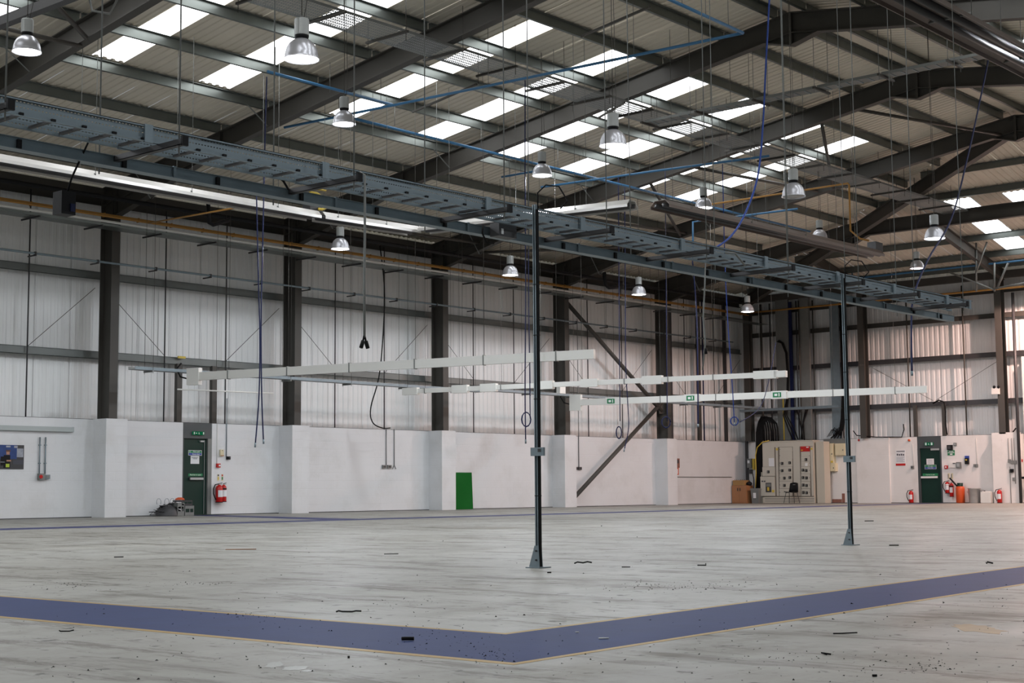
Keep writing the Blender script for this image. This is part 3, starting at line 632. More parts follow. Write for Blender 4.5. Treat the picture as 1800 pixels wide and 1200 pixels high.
# ================================================================== RADIANT HEATERS hung at 6.5 m
ZH = 6.5
M['hood'] = mat('white_heater_hood', lin(214, 212, 208), .35, .15)
M['bronze'] = mat('brown_grey_heater_hood', lin(126, 114, 108), .45, .3, .1, 3)
def heater(a, b2, label, m, burner=None, wid=.5):
    a = Vector((a[0], a[1], ZH)); b2 = Vector((b2[0], b2[1], ZH)); mid = (a+b2)/2
    t = thing('radiant_heater', label, 'heater', mid)
    h = [(-.14, .11), (.14, .11), (wid/2, .0), (wid/2, -.06), (wid/2-.012, -.06), (wid/2-.012, .0), (.13, .098), (-.13, .098), (-wid/2+.012, .0), (-wid/2+.012, -.06), (-wid/2, -.06), (-wid/2, .0)]
    MB().prof(a, b2, h, cap=True).build('reflector_hood', m, t)
    d = (b2-a).normalized(); sd = d.cross(Vector((0,0,1)))
    for s in (-.1, .1): MB().tube([a+sd*s+Vector((0,0,.0)), b2+sd*s+Vector((0,0,.0))], .05, 10).build('burner_tube', M['dark'], t)
    n = max(2, int((b2-a).length/2.6)+1)
    for i in range(n):
        p = a+(b2-a)*((i+.15)/n+.05); MB().bar(p-sd*(wid/2)+Vector((0,0,.02)), p+sd*(wid/2)+Vector((0,0,.02)), .03, .03).build('hanger_bar', M['galvdull'], t)
        for s in (-wid/2, wid/2): q = p+sd*s; MB().tube([q, (q.x, q.y, min(zs(q.y), 10.9)-.1)], .006, 5).build('suspension_wire', M['galvdull'], t)
    if burner is not None:
        p = b2 if burner else a
        MB().box(p.x-.22, p.x+.16, p.y-.12, p.y+.12, ZH+.10, ZH+.32).build('burner_box', M['dark'], t)
    return t
w0, w1, w2 = atz(0, 291, ZH), atz(552, 381, ZH), atz(728, 407, ZH)
heater((w0.x-6, w1.y), (w1.x, w1.y), 'long white radiant heater on the left, below the galvanised trunking', M['hood'], True)
heater((w1.x+.12, w1.y-.02), (w2.x, w2.y), 'short white radiant heater following the long one, behind the grey flex', M['hood'])
c0, c1 = atz(745, 404, ZH), atz(1112, 361, ZH); heater((c0.x, c0.y), (c1.x, c1.y), 'white radiant heater running across behind the top of the nearer post', M['hood'])
d0, d1 = atz(1160, 361, ZH), atz(1535, 449, ZH); heater((d0.x, d0.y), (d1.x, (d0.y+d1.y)/2-.1), 'brown radiant heater in front of two lamps, right of the middle', M['bronze'], True)
e0, e1 = atz(1590, 0, ZH), atz(1840, 120, ZH); heater((e0.x-2, (e0.y+e1.y)/2), (e1.x+1, (e0.y+e1.y)/2), 'big looking brown radiant heater cutting the top right corner', M['bronze'], None, .6)
# yellow gas feed to the brown heater
p0 = aty(1495, 405, d0.y+.2); zt_ = aty(1493, 322, d0.y+.2).z; e_ = atz(1205, 358, zt_)
gp = thing('gas_pipe', 'yellow gas pipe dropping from the roof to the brown heater burner', 'pipe', p0)
MB().tube([(p0.x, e_.y, zt_), (p0.x, p0.y+.03, zt_), (p0.x, p0.y, zt_-.05), (p0.x, p0.y, p0.z), (p0.x+.5, p0.y, p0.z-.15), (d1.x-.1, d0.y, ZH+.38)], .025, 8).build('pipe', M['yellowpipe'], gp)
q0, q1 = aty(432, 362, 24.2), aty(262, 392, 30.9); tag(MB().tube([q0, q1], .02, 6).build('gas_pipe', M['yellowpipe']), 'thin orange gas pipe slanting from the side wall to the long white heater', 'pipe')
# ================================================================== ROOF CABLE TRAYS
ZT = 9.42
tr = thing('cable_tray', 'wide perforated cable tray hung below the rafters along the roof', 'cable tray', (30, 20.4, ZT))
x = 14.0
while x < 51:
    b = MB(); b.box(x, x+2.99, 19.98, 20.84, ZT, ZT+.003); b.build('tray_length', M['perf'], tr)
    b = MB(); b.box(x, x+2.99, 19.975, 19.985, ZT, ZT+.05); b.box(x, x+2.99, 20.835, 20.845, ZT, ZT+.05); b.build('tray_edge', M['galvdull'], tr)
    x += 3.0
x = 15.2; i = 0
while x < 51:
    b = MB(); b.box(x-.025, x+.025, 19.85, 21.0, ZT-.05, ZT-.004); b.build('bearer', M['steel'], tr)
    for y in (19.9, 20.95): MB().tube([(x, y, ZT-.2), (x, y, (zs(y) if x < 45 else zh(x))-.05)], .007, 5).build('drop_rod', M['steel'], tr)
    x += 1.62
a, b2 = atx(1187, 200, 28.2), atx(1790, 95, 28.2)
t2 = thing('cable_tray', 'narrow cable tray crossing the roof under the ridge toward the top right', 'cable tray', (28.2, 15, 9.1))
y = 20.0
while y > 9: 
    b = MB(); b.box(28.05, 28.35, y-1.48, y, 9.08, 9.084); b.build('tray_length', M['galvdull'], t2)
    b = MB(); b.box(28.04, 28.05, y-1.48, y, 9.08, 9.14); b.box(28.35, 28.36, y-1.48, y, 9.08, 9.14); b.build('tray_edge', M['galvdull'], t2)
    b = MB(); b.box(27.85, 28.55, y-.05, y, 9.03, 9.075); b.build('bearer', M['steel'], t2)
    for x in (27.9, 28.5): MB().tube([(x, y-.02, 8.95), (x, y-.02, zs(y)-.1)], .007, 5).build('drop_rod', M['galvdull'], t2)
    for k in range(6): MB().box(28.05, 28.35, y-.25*k-.2, y-.25*k-.17, 9.07, 9.081).build('tray_rib', M['galv'], t2)
    y -= 1.5
a = atz(-30, 60, 8.6); b2 = atz(135, 0, 8.6)
t3 = thing('cable_trunking', 'dark steel trunking crossing the top left corner in front of the lamp', 'trunking', (a.x, 20, 8.6))
MB().bar((a.x, a.y+3, 8.68), (a.x+.0, b2.y-5, 8.68), .16, .16).build('housing', M['dark'], t3)
MB().tube([(a.x+.1, 20.6, 8.6), (a.x+.1, 20.5, 8.35), (a.x+.3, 20.3, 8.3), (a.x+.3, 20.1, 8.5)], .02, 6).build('cable_loop', M['galvdull'], t3)
# unistrut bits across the roof
for (a, b2, lb) in ((((725, 197), (838, 148)), 0, 'thin strut rail hung below the blue air pipe, near the nearest roof lights'), (((1022, 64), (1142, 12)), 0, 'thin strut rail high in the roof left of the blue hose'), (((1052, 207), (1098, 180)), 0, 'thin strut rail beside the end of the perforated tray')):
    p, q = atz(*a[0], 9.15), atz(*a[1], 9.15); tag(MB().bar(p, q, .04, .04).build('strut_rail', M['steel']), lb, 'rail', 'strut rails in the roof')
# ================================================================== BLUE AIR PIPES AND HOSES
ap = thing('air_pipe', 'long light blue compressed air pipe running along below the roof purlins', 'pipe', (30, 24.3, 8.95))
MB().tube([(22.85, 24.28, 8.94), (43.2, 24.28, 8.94)], .035, 8).build('main_pipe', M['blue'], ap)
MB().tube([(19.4, 23.2, 9.1), (22.95, 23.2, 9.1)], .032, 8).build('main_pipe', M['blue'], ap)
for x in [19.6+1.5*i for i in range(16)]:
    y = 23.2 if x < 22.9 else 24.28
    MB().tube([(x, y, 9.0), (x, y, zs(y)-.2)], .006, 5).build('hanger', M['galvdull'], ap)
ZC = 8.85
def cross(pts, label, z=ZC, r=.03):
    P_ = [atz(px, py, z) for px, py in pts]; x0 = sum(p.x for p in P_)/len(P_)
    t = thing('air_pipe', label, 'pipe', P_[0]); MB().tube(P_, r, 8).build('branch_pipe', M['blue'], t)
    for i in range(3):
        p = P_[0].lerp(P_[-1], .2+.3*i); MB().tube([p, (p.x, p.y, zs(p.y)-.1)], .006, 5).build('hanger', M['galvdull'], t)
    return t
cross([(500, 224), (925, 137), (1306, 58)], 'light blue air pipe crossing the roof in front of the roof lights, nearest the camera')
cross([(1170, -4), (1306, 58)], 'light blue air pipe meeting another at a corner near the top')
cross([(882, 311), (950, 299)], 'short blue air pipe stub just left of the lamp above the nearer post', 8.7, .028)
cross([(951, 329), (1155, 300), (1352, 274)], 'light blue air pipe crossing the middle of the roof behind the lamps', 8.7)
cross([(1292, 381), (1402, 367)], 'short blue air pipe branch under the unlit lamp', 8.65)
p = aty(1218, 390, 24.3); cp_t = thing('air_pipe', 'small bright blue air pipe drop right above the cable ladder', 'pipe', p)
MB().tube([aty(1243, 386, 24.3), p, aty(1218, 455, 24.3)], .03, 6).build('drop_pipe', M['blue'], cp_t)
a, b2 = atx(1498, 486, 50.6), atx(1830, 458, 50.6); zz = (a.z+b2.z)/2
ep = thing('air_pipe', 'blue air pipe running level along the end wall below the hip roof', 'pipe', (50.6, 26, zz))
MB().tube([(50.6, a.y, zz+.9), (50.6, a.y, zz), (50.6, b2.y-6, zz)], .035, 8).build('main_pipe', M['blue'], ep)
def hose(pts, label, m='hose', r=.014, name='air_hose', cat='hose', loop=None, tip=True, grp=None):
    t = thing(name, label, cat, pts[-1], grp)
    # smooth path
    P_ = [Vector(p) for p in pts]; S_ = []
    for i in range(len(P_)-1):
        p0, p1, p2, p3 = P_[max(0, i-1)], P_[i], P_[i+1], P_[min(len(P_)-1, i+2)]
        for k in range(6):
            u = k/6; S_.append(.5*((2*p1)+(p2-p0)*u+(2*p0-5*p1+4*p2-p3)*u*u+(3*p1-p0-3*p2+p3)*u**3))
    S_.append(P_[-1]); MB().tube(S_, r, 6).build('hose', M[m], t)
    if tip:
        d = Vector((0, 0, -1)) if loop else (S_[-1]-S_[-3]).normalized(); MB().tube([S_[-1], S_[-1]+d*.09], r*1.3, 8).build('coupling', M['galv'], t)
    if loop:
        c, rad, rz = Vector(loop[0]), loop[1], loop[2]
        for k in range(2): MB().tube([c+RT*(rad*math.cos(a/12*math.pi*2)*(1+.1*k))+Vector((0,0,1))*(rz*math.sin(a/12*math.pi*2)*(1-.06*k))+FW*(.03*a/12) for a in range(13)], r, 6).build('coil', M[m], t)
    return t
def drop(xs_ys, y):
    return [aty(px, py, y) for px, py in xs_ys]
G = 'blue air hoses hanging from the roof'
hose(drop([(469, 135), (466, 240), (462, 420), (459, 560), (460, 690), (463, 772)], 23.2), 'dark blue air hose hanging by the exit door, its end bent right', grp=G)
hose(drop([(451, 345), (454, 480), (457, 600), (455, 700), (449, 778)], 23.3), 'dark blue air hose hanging by the exit door, its end bent left', grp=G)
hose(drop([(923, 140), (923, 300), (924, 500), (923, 680), (924, 772)], 20.5), 'dark blue air hose hanging just left of the nearer strut post', grp=G)
hose(drop([(929, 302), (929, 500), (931, 650), (932, 735)], 24.8), 'dark blue air hose tied in a coil just left of the nearer strut post', loop=(aty(925, 737, 24.8), .11, .19), tip=False, grp=G)
hose(drop([(1098, 330), (1099, 480), (1100, 640), (1103, 700), (1105, 750), (1098, 788)], 24.3), 'blue air hose whose end hangs in front of the wall brace', grp=G)
hose(drop([(1087, 312), (1088, 480), (1089, 620), (1090, 740)], 24.6), 'blue air hose tied in a small oval coil, left of the wall brace', loop=(aty(1088, 760, 24.6), .07, .17), tip=False, grp=G)
hose(drop([(1169, 298), (1171, 480), (1172, 620), (1173, 740)], 22.9), 'blue air hose tied in a round coil, right of the wall brace', loop=(aty(1171, 742, 22.9), .11, .15), tip=False, grp=G)
hose(drop([(1217, 455), (1225, 560), (1227, 700), (1227, 745)], 24.3), 'thick blue air hose with a looped end between two coiled hoses', 'hose', .022, grp=G)
hose(drop([(1270, 288), (1274, 450), (1279, 560), (1286, 660), (1291, 742)], 22.0), 'bright blue air hose tied in a coil with a white nozzle, beside the corner', 'hose2', loop=(aty(1291, 740, 22), .10, .12), grp=G)
hose(drop([(1402, 600), (1364, 602), (1350, 675), (1334, 718), (1300, 742)], 22.0)[1:], 'thin blue hose sagging across to the coil beside the corner', 'hose', .012, tip=False, grp=G)
hose(drop([(1354, -30), (1346, 120), (1341, 220), (1332, 310), (1310, 375), (1285, 415), (1254, 438)], 12.0), 'thick bright blue hose swooping down to the cable ladder', 'hose2', .016, tip=False, grp=G)
hose(drop([(1762, -40), (1740, 90), (1722, 180), (1700, 280), (1672, 385), (1632, 455), (1606, 520), (1602, 580), (1603, 652)], 13.0), 'long dark blue hose hanging in front of the pink lit end wall', 'hose', .02, grp=G)
hose(drop([(668, 432), (676, 520), (668, 650), (652, 715), (655, 742), (672, 752), (686, 752)], 31.4), 'black cable hanging down to the top of the block wall at twin conduits', 'rubber', .018, 'black_cable', 'cable', tip=False)
bp_ = thing('bent_pipe', 'short bent black pipe under the eaves, left part of the wall', 'pipe', aty(368, 356, 31.0))
MB().tube([aty(366, 358, 28.8), aty(368, 392, 28.8), aty(374, 395, 28.8), aty(402, 387, 28.8)], .05, 8).build('pipe', M['black'], bp_)
bp_ = thing('bent_pipe', 'short bent black pipe under the eaves beside the lamp above the wall brace', 'pipe', aty(1062, 480, 30.2))
MB().tube([aty(1062, 478, 29), aty(1064, 500, 29), aty(1070, 505, 29), aty(1114, 502, 29)], .065, 8).build('pipe', M['black'], bp_)
# ================================================================== SIDE WALL SERVICES
gt = thing('gas_pipe', 'long ochre gas pipe on brackets high along the side wall', 'pipe', (30, 31.2, 7.3))
MB().tube([(10, 31.25, 7.38), (50.4, 31.25, 7.38)], .045, 8).build('pipe', M['yellowpipe'], gt)
MB().tube([(10, 31.12, 7.33), (50.4, 31.12, 7.33)], .022, 8).build('pipe', M['yellowpipe'], gt)
for x in [11+1.0*i for i in range(40)]: MB().box(x-.008, x+.008, 31.19, 31.3, 7.32, 7.43).build('pipe_clip', M['yellowpipe'], gt)
tw = thing('cable_tray', 'grey cable tray with a white cable, below the ochre pipe along the side wall', 'cable tray', (30, 31.4, 7.15))
x = 10
while x < 50: MB().box(x, x+2.98, 31.15, 31.62, 7.10, 7.104).build('tray_length', M['purlin'], tw); x += 3
MB().box(10, 50, 31.13, 31.15, 7.10, 7.16).build('tray_edge', M['purlin'], tw)
MB().tube([(10, 31.10, 7.20), (46, 31.10, 7.20)], .035, 6).build('white_cable', M['trunk'], tw)
for x in [10.5+1.72*i for i in range(23)]: MB().box(x-.015, x+.015, 31.0, 31.80, 7.05, 7.09).build('bracket', M['dark'], tw)
cw = thing('conduit_run', 'thin galvanised conduit on brackets along the side wall, mid height', 'conduit', (30, 31.5, 6.25))
MB().tube([(10, 31.5, 6.26), (49.8, 31.5, 6.26)], .028, 8).build('conduit', M['galv'], cw)
for x in [10.7+1.72*i for i in range(23)]:
    MB().box(x-.015, x+.015, 31.45, 31.8, 6.20, 6.23).build('bracket', M['dark'], cw); MB().box(x-.02, x+.02, 31.46, 31.54, 6.22, 6.30).build('clip', M['dark'], cw)
tag(MB().tube([(9, 30.6, 7.68), (49.5, 30.6, 7.68)], .055, 8).build('black_pipe', M['black']), 'long black pipe high along the side wall, just under the eaves', 'pipe')
# low perforated trays along the side wall, y 30.5
def wtray(xa, xb, label, y=30.5, z=3.56):
    t = thing('cable_tray', label, 'cable tray', ((xa+xb)/2, y, z)); x = xa
    while x < xb-.05:
        x2 = min(x+3, xb); MB().box(x, x2-.01, y, y+.26, z, z+.004).build('tray_length', M['galvdull'], t)
        MB().box(x, x2-.01, y-.006, y, z, z+.075).build('tray_edge', M['perfrail'], t); MB().box(x, x2-.01, y+.26, y+.266, z, z+.075).build('tray_edge', M['galvdull'], t); x += 3
    x = xa+.5
    while x < xb:
        MB().box(x-.02, x+.02, y-.05, y+.32, z-.045, z-.002).build('bearer', M['galvdull'], t)
        for yy in (y-.04, y+.31): MB().tube([(x, yy, z-.08), (x, yy, zs(yy)-.1)], .005, 5).build('drop_rod', M['steel'], t)
        x += 2.2
    return t
q0, q1 = aty(237, 650, 30.5), aty(850, 688, 30.5); wtray(q0.x, q1.x, 'perforated cable tray hung along the side wall above the exit door', z=q0.z*.5+q1.z*.5)
q0, q1 = aty(822, 688, 30.5), aty(1345, 716, 30.5); wtray(q0.x+.2, q1.x, 'perforated cable tray hung along the side wall toward the far corner', z=q0.z*.5+q1.z*.5)
q0, q1 = atx(1305, 723, 51.3), atx(1478, 712, 51.3); tc = thing('cable_tray', 'cable tray fixed level along the end wall above the switchboard', 'cable tray', (51.3, 29, 3.6))
MB().box(51.1, 51.4, q1.y, q0.y, 3.60, 3.605).build('tray_length', M['galvdull'], tc); MB().box(51.09, 51.1, q1.y, q0.y, 3.60, 3.70).build('tray_edge', M['galv'], tc)
# white power trunkings
def trunking(pl, pr, z, label, boxes, signs=(), hgt=.19, joints=5, dep=.09, endbox=None):
    a, b2 = atz(*pl, z), atz(*pr, z); d = (b2-a); L_ = d.length; d.normalize(); sd = Vector((d.y, -d.x, 0))
    if sd.x > 0: sd = -sd     # facing the camera side (-x)
    t = thing('power_trunking', label, 'trunking', (a+b2)/2)
    MB().bar(a, b2, dep, hgt).build('trunk_body', M['trunk'], t)
    for i in range(joints):
        p = a+d*L_*((i+.5)/joints); MB().bar(p-d*.012, p+d*.012, dep+.03, hgt+.03).build('clamp', M['galvdull'], t)
        MB().tube([p+Vector((0,0,hgt/2)), (p.x, p.y, zs(p.y)-.1)], .005, 5).build('suspension_wire', M['steel'], t)
    for px, w, h in boxes:
        # find the parameter whose projection matches px
        best = min(range(400), key=lambda k: abs((lambda v: 900+FPX*v.dot(RT)/v.dot(FW))((a+d*L_*k/400)-CAM)-px)); p = a+d*L_*best/400
        MB().bar(p-d*w/2, p+d*w/2, dep+.08, h).build('socket_box', M['trunk'], t)
    for px in signs:
        best = min(range(400), key=lambda k: abs((lambda v: 900+FPX*v.dot(RT)/v.dot(FW))((a+d*L_*k/400)-CAM)-px)); p = a+d*L_*best/400
        MB().bar(p-d*.24, p+d*.24, dep+.08, .24).build('emergency_light', M['trunk'], t)
        f = p+sd*(dep/2+.045); MB().bar(f-d*.13-d*.05, f+d*.13-d*.05, .006, .15).build('exit_pictogram', M['signgreen'], t)
        f += sd*.004; MB().bar(f-d*.13, f-d*.04, .004, .07).build('pictogram_figure', M['signwhite'], t); MB().bar(f+d*.0, f+d*.03, .004, .10).build('pictogram_door', M['signwhite'], t)
    if endbox:
        w, h = endbox; MB().bar(a-d*w, a, .14, h).build('end_box', M['trunk'], t)
        e = a-d*w; MB().tube([e+Vector((0,0,-.05)), e-d*.15+Vector((0,0,-.05))+Vector((-.1,0,.05)), e-d*.2+Vector((-.1,.1,.2)), e-d*.1+Vector((-.05,.1,.35))], .022, 6).build('feed_cable', M['rubber'], t)
    return t
trunking((352, 661), (1045, 622), 3.45, 'white power trunking, highest of the three, crossing in front of the nearer post', [], (), .2, 6, .09, (.38, .42))
trunking((715, 688), (1378, 657), 3.4, 'thin white power trunking with several white socket boxes, middle of the three', [(722, .5, .2), (810, .5, .22), (859, .5, .22), (959, .5, .22), (1037, .5, .21), (1148, .55, .22), (1345, .6, .2), (1373, .3, .16)], (), .13, 9, .07)
trunking((1022, 707), (1630, 684), 3.4, 'white power trunking with three green exit signs, lowest of the three', [], (1078, 1218, 1370), .2, 6, .09, (.4, .52))
b = MB(); tag(b.tube([aty(312, 684, 30.2), aty(480, 691, 30.2)], .02, 6).build('lamp_tube', M['trunk']), 'thin clear plastic tube hanging level below the tray above the exit door', 'tube')
q = aty(985, 684, 30.0); tag(MB().box(q.x-.14, q.x+.14, 29.9, 30.05, q.z-.14, q.z+.1).build('junction_box', M['trunk']), 'small white junction box above the end of the exit sign trunking', 'junction box')
# ================================================================== WALL-MOUNTED THINGS: helpers
def S(px, py, y=DY): return aty(px, py, y)
def EW(px, py, x=LX): return atx(px, py, x)
def sbox(px0, py0, px1, py1, dep=.06, y=DY, gap=0):        # box on the side wall
    a, b2 = S(px0, py0, y), S(px1, py1, y); return MB().box(a.x, b2.x, y-gap-dep, y-gap, b2.z, a.z)
def ebox(px0, py0, px1, py1, dep=.06, x=LX, gap=0):        # box on the end wall
    a, b2 = EW(px0, py0, x), EW(px1, py1, x); return MB().box(x-gap-dep, x-gap, b2.y, a.y, b2.z, a.z)
def text(s, loc, size, m, parent, wall='s', name='lettering', align='CENTER'):
    c = bpy.data.curves.new(name, 'FONT'); c.body = s; c.size = size; c.align_x = align; c.align_y = 'CENTER'; c.extrude = .0008; c.resolution_u = 2
    c.materials.append(M[m]); o = bpy.data.objects.new('tmp_text', c); C.objects.link(o); me = bpy.data.meshes.new_from_object(o); bpy.data.objects.remove(o); o = bpy.data.objects.new(name, me); C.objects.link(o); o.location = loc
    o.rotation_euler = (math.pi/2, 0, 0 if wall == 's' else -math.pi/2)
    if parent is not None: o.parent = parent; o.matrix_parent_inverse = WINV(parent)
    return o
def panel(parent, x0, x1, z0, z1, m, d, wall='s', base=None, name='panel'):
    """thin plate on a wall; coordinate u = x (side) or y (end); d = (front, back) distance from the wall face"""
    b = MB()
    if wall == 's': y = DY if base is None else base; b.box(x0, x1, y-d[0], y-d[1], z0, z1)
    else: x = LX if base is None else base; b.box(x-d[0], x-d[1], x0, x1, z0, z1)
    return b.build(name, M[m], parent)
def man(parent, u, z, s, wall, off, mname='signwhite', flip=1):   # running figure pictogram
    def seg(a, b2, wd):
        p = [(u+flip*a[0]*s, z+a[1]*s), (u+flip*b2[0]*s, z+b2[1]*s)]
        q = [Vector((p_[0], off, p_[1])) if wall == 's' else Vector((off, p_[0], p_[1])) for p_ in p]; return q[0], q[1], wd*s
    b = MB()
    for a, c, wd in (((-.05, .12), (.02, -.08), .12), ((.02, -.08), (.16, -.2), .08), ((.16, -.2), (.14, -.4), .08), ((0, -.08), (-.16, -.2), .08), ((-.16, -.2), (-.32, -.2), .08), ((-.05, .12), (.12, .06), .06), ((-.05, .12), (-.2, .0), .06), ((-.08, .25), (-.02, .25), .12)):
        q0, q1, ww = seg(a, c, wd); b.bar(q0, q1, ww, .003, up=(0, 1, 0) if wall == 's' else (1, 0, 0))
    return b.build('figure', M[mname], parent)
# ================================================================== DOOR 1 (side wall)
d1 = struct('door_1', (24.77, DY, 0)); d1['kind'] = 'structure'
yl_ = DY+.07
MB().box(DX0, DX1, yl_+.05, DY+.24, 0, H).build('backing', M['door_frame'], d1)
MB().box(DX0+.0, DX1-.02, yl_-.06, yl_+.05, 2.02, H).build('transom_panel', M['door_frame'], d1)
for x0, x1 in ((DX0, DX0+.035), (DX1-.13, DX1)): MB().box(x0, x1, yl_-.07, yl_+.05, 0, H if x0 < 24.5 else 2.02).build('jamb', M['door_frame'] if x0 < 24.5 else M['galvdull'], d1)
lf = MB().box(DX0+.035, DX1-.13, yl_, yl_+.045, .01, 2.02).build('door_leaf', M['green'], d1)
MB().box(24.55, 24.98, yl_-.07, yl_-.03, .93, .99).build('push_bar', M['alucan'], lf); 
for x in (24.56, 24.97): MB().box(x-.02, x+.02, yl_-.04, yl_, .93, .99).build('bar_bracket', M['dark'], lf)
MB().box(25.03, 25.05, yl_-.02, yl_, .03, 1.98).build('bolt_rod', M['galvdull'], lf)
MB().box(24.88, 25.0, yl_-.05, yl_, 1.93, 1.97).build('door_closer', M['alucan'], lf)
MB().box(DX0-.1, DX1+.3, DY-.18, DY+.02, 0, .012).build('threshold', M['green'], d1)
e1 = thing('exit_sign', 'green illuminated exit sign above the door in the long side wall', 'exit sign', (24.8, yl_-.07, 2.17), 'door exit signs')
M['exitlit'] = emis('backlit_exit_green', lin(24, 120, 78), .5); M['exitwhite'] = emis('backlit_exit_white', (.8, .85, .8, 1), .55)
a, b2 = S(338, 758, yl_-.06), S(357, 764.5, yl_-.06)
MB().box(a.x, b2.x, yl_-.12, yl_-.06, b2.z, a.z).build('housing', M['exitlit'], e1)
for f0, f1 in ((.02, .10), (.86, .96)): MB().box(a.x+(b2.x-a.x)*f0, a.x+(b2.x-a.x)*f1, yl_-.123, yl_-.12, b2.z+.015, a.z-.015).build('door_symbol', M['exitwhite'], e1)
man(e1, a.x+(b2.x-a.x)*.5, (a.z+b2.z)/2, (a.z-b2.z)*.95, 's', yl_-.122, 'exitwhite'); MB().bar((a.x+.07, yl_-.121, (a.z+b2.z)/2), (a.x+.11, yl_-.121, (a.z+b2.z)/2), .004, .02).build('arrow', M['exitwhite'], e1)
sg = thing('door_notice', 'green and blue fire door sign on the exit door in the side wall', 'sign', S(342, 796, yl_))
a, b2 = S(331, 791, yl_), S(354.5, 800.5, yl_); mz = (a.z+b2.z)/2; MB().box(a.x, b2.x, yl_-.004, yl_-.001, b2.z, a.z).build('border', M['signwhite'], sg)
MB().box(a.x+.01, b2.x-.01, yl_-.006, yl_-.004, mz, a.z-.01).build('green_panel', M['signgreen'], sg); MB().box(a.x+.01, b2.x-.01, yl_-.006, yl_-.004, b2.z+.01, mz-.004).build('blue_panel', M['signblue'], sg)
man(sg, a.x+.05, mz+.035, .07, 's', yl_-.008); text('Fire exit', ((a.x+b2.x)/2+.04, yl_-.008, mz+.032), .062, 'signwhite', sg); text('Keep clear', ((a.x+b2.x)/2+.03, yl_-.008, mz-.034), .055, 'signwhite', sg)
sg = thing('paper_notice', 'white paper notice taped below the sign on the side wall exit door', 'notice', S(342, 808, yl_))
a, b2 = S(335, 801, yl_), S(350, 815, yl_); MB().box(a.x, b2.x, yl_-.004, yl_-.002, b2.z, a.z).build('sheet', M['paper'], sg); text('IN EMERGENCY\nPUSH BAR', ((a.x+b2.x)/2, yl_-.006, a.z-.06), .03, 'ink', sg)
sg = thing('push_bar_sign', 'green sign above the push bar of the side wall exit door', 'sign', S(344, 835, yl_))
a, b2 = S(331, 832, yl_), S(356, 836.5, yl_); MB().box(a.x, b2.x, yl_-.004, yl_-.001, b2.z, a.z).build('plate', M['signgreen'], sg); text('Push bar to open', ((a.x+b2.x)/2, yl_-.006, (a.z+b2.z)/2), .052, 'signwhite', sg)
# ================================================================== DOOR 2 (end wall)
d2 = struct('door_2', (LX, 24.47, 0)); xl_ = LX+.07
MB().box(xl_+.05, LX+.24, EY0, EY1, 0, H).build('backing', M['door_frame'], d2)
MB().box(xl_-.06, xl_+.05, EY0, EY1, 2.0, H).build('transom_panel', M['door_frame'], d2)
for y0, y1 in ((EY0, EY0+.06), (EY1-.09, EY1)): MB().box(xl_-.07, xl_+.05, y0, y1, 0, 2.0).build('jamb', M['door_frame'], d2)
lf = MB().box(xl_, xl_+.045, EY0+.06, EY1-.09, .01, 2.0).build('door_leaf', M['green'], d2)
a, b2 = EW(1620, 837, xl_), EW(1649, 840, xl_); MB().box(xl_-.07, xl_-.03, b2.y, a.y, b2.z, a.z).build('push_bar', M['signwhite'], lf)
a, b2 = EW(1637, 788, xl_), EW(1652, 791, xl_); MB().box(xl_-.06, xl_, b2.y, a.y, b2.z, a.z).build('door_closer', M['alucan'], lf)
e2 = thing('exit_sign', 'white and green exit sign above the door in the end wall', 'exit sign', EW(1633, 780, xl_), 'door exit signs')
a, b2 = EW(1626, 777.5, xl_-.06), EW(1641, 782.5, xl_-.06); MB().box(xl_-.11, xl_-.06, b2.y, a.y, b2.z, a.z).build('housing', M['exitlit'], e2)
man(e2, (a.y+b2.y)/2, (a.z+b2.z)/2, (a.z-b2.z)*.95, 'e', xl_-.112, 'exitwhite', -1)
for f0, f1 in ((.05, .25), (.75, .92)): MB().box(xl_-.113, xl_-.11, b2.y+(a.y-b2.y)*f0, b2.y+(a.y-b2.y)*f1, b2.z+.01, a.z-.01).build('door_symbol', M['exitwhite'], e2)
sg = thing('paper_notice', 'white paper notice taped to the end wall exit door', 'notice', EW(1635, 811, xl_))
a, b2 = EW(1628.5, 806, xl_), EW(1642, 816, xl_); MB().box(xl_-.004, xl_-.001, b2.y, a.y, b2.z, a.z).build('sheet', M['paper'], sg)
for k in range(3): MB().box(xl_-.006, xl_-.004, b2.y+.06, a.y-.06, a.z-.06-.05*k, a.z-.052-.05*k).build('text_line', M['ink'], sg)
sg = thing('door_notice', 'green and blue fire door sign below the notice on the end wall exit door', 'sign', EW(1635, 820, xl_))
a, b2 = EW(1625.5, 817, xl_), EW(1646, 824, xl_); mz = (a.z+b2.z)/2; MB().box(xl_-.004, xl_-.001, b2.y, a.y, b2.z, a.z).build('border', M['signwhite'], sg)
MB().box(xl_-.006, xl_-.004, b2.y+.01, a.y-.01, mz, a.z-.008).build('green_panel', M['signgreen'], sg); MB().box(xl_-.006, xl_-.004, b2.y+.01, a.y-.01, b2.z+.008, mz-.004).build('blue_panel', M['signblue'], sg)
text('Fire exit', (xl_-.008, (a.y+b2.y)/2, mz+.03), .055, 'signwhite', sg, 'e'); text('Keep clear', (xl_-.008, (a.y+b2.y)/2, mz-.03), .05, 'signwhite', sg, 'e')
sg = thing('push_bar_sign', 'green sign above the push bar of the end wall exit door', 'sign', EW(1636, 834, xl_))
a, b2 = EW(1622, 832, xl_), EW(1649, 836, xl_); MB().box(xl_-.004, xl_-.001, b2.y, a.y, b2.z, a.z).build('plate', M['signgreen'], sg); text('Push bar to open', (xl_-.006, (a.y+b2.y)/2, (a.z+b2.z)/2), .05, 'signwhite', sg, 'e')
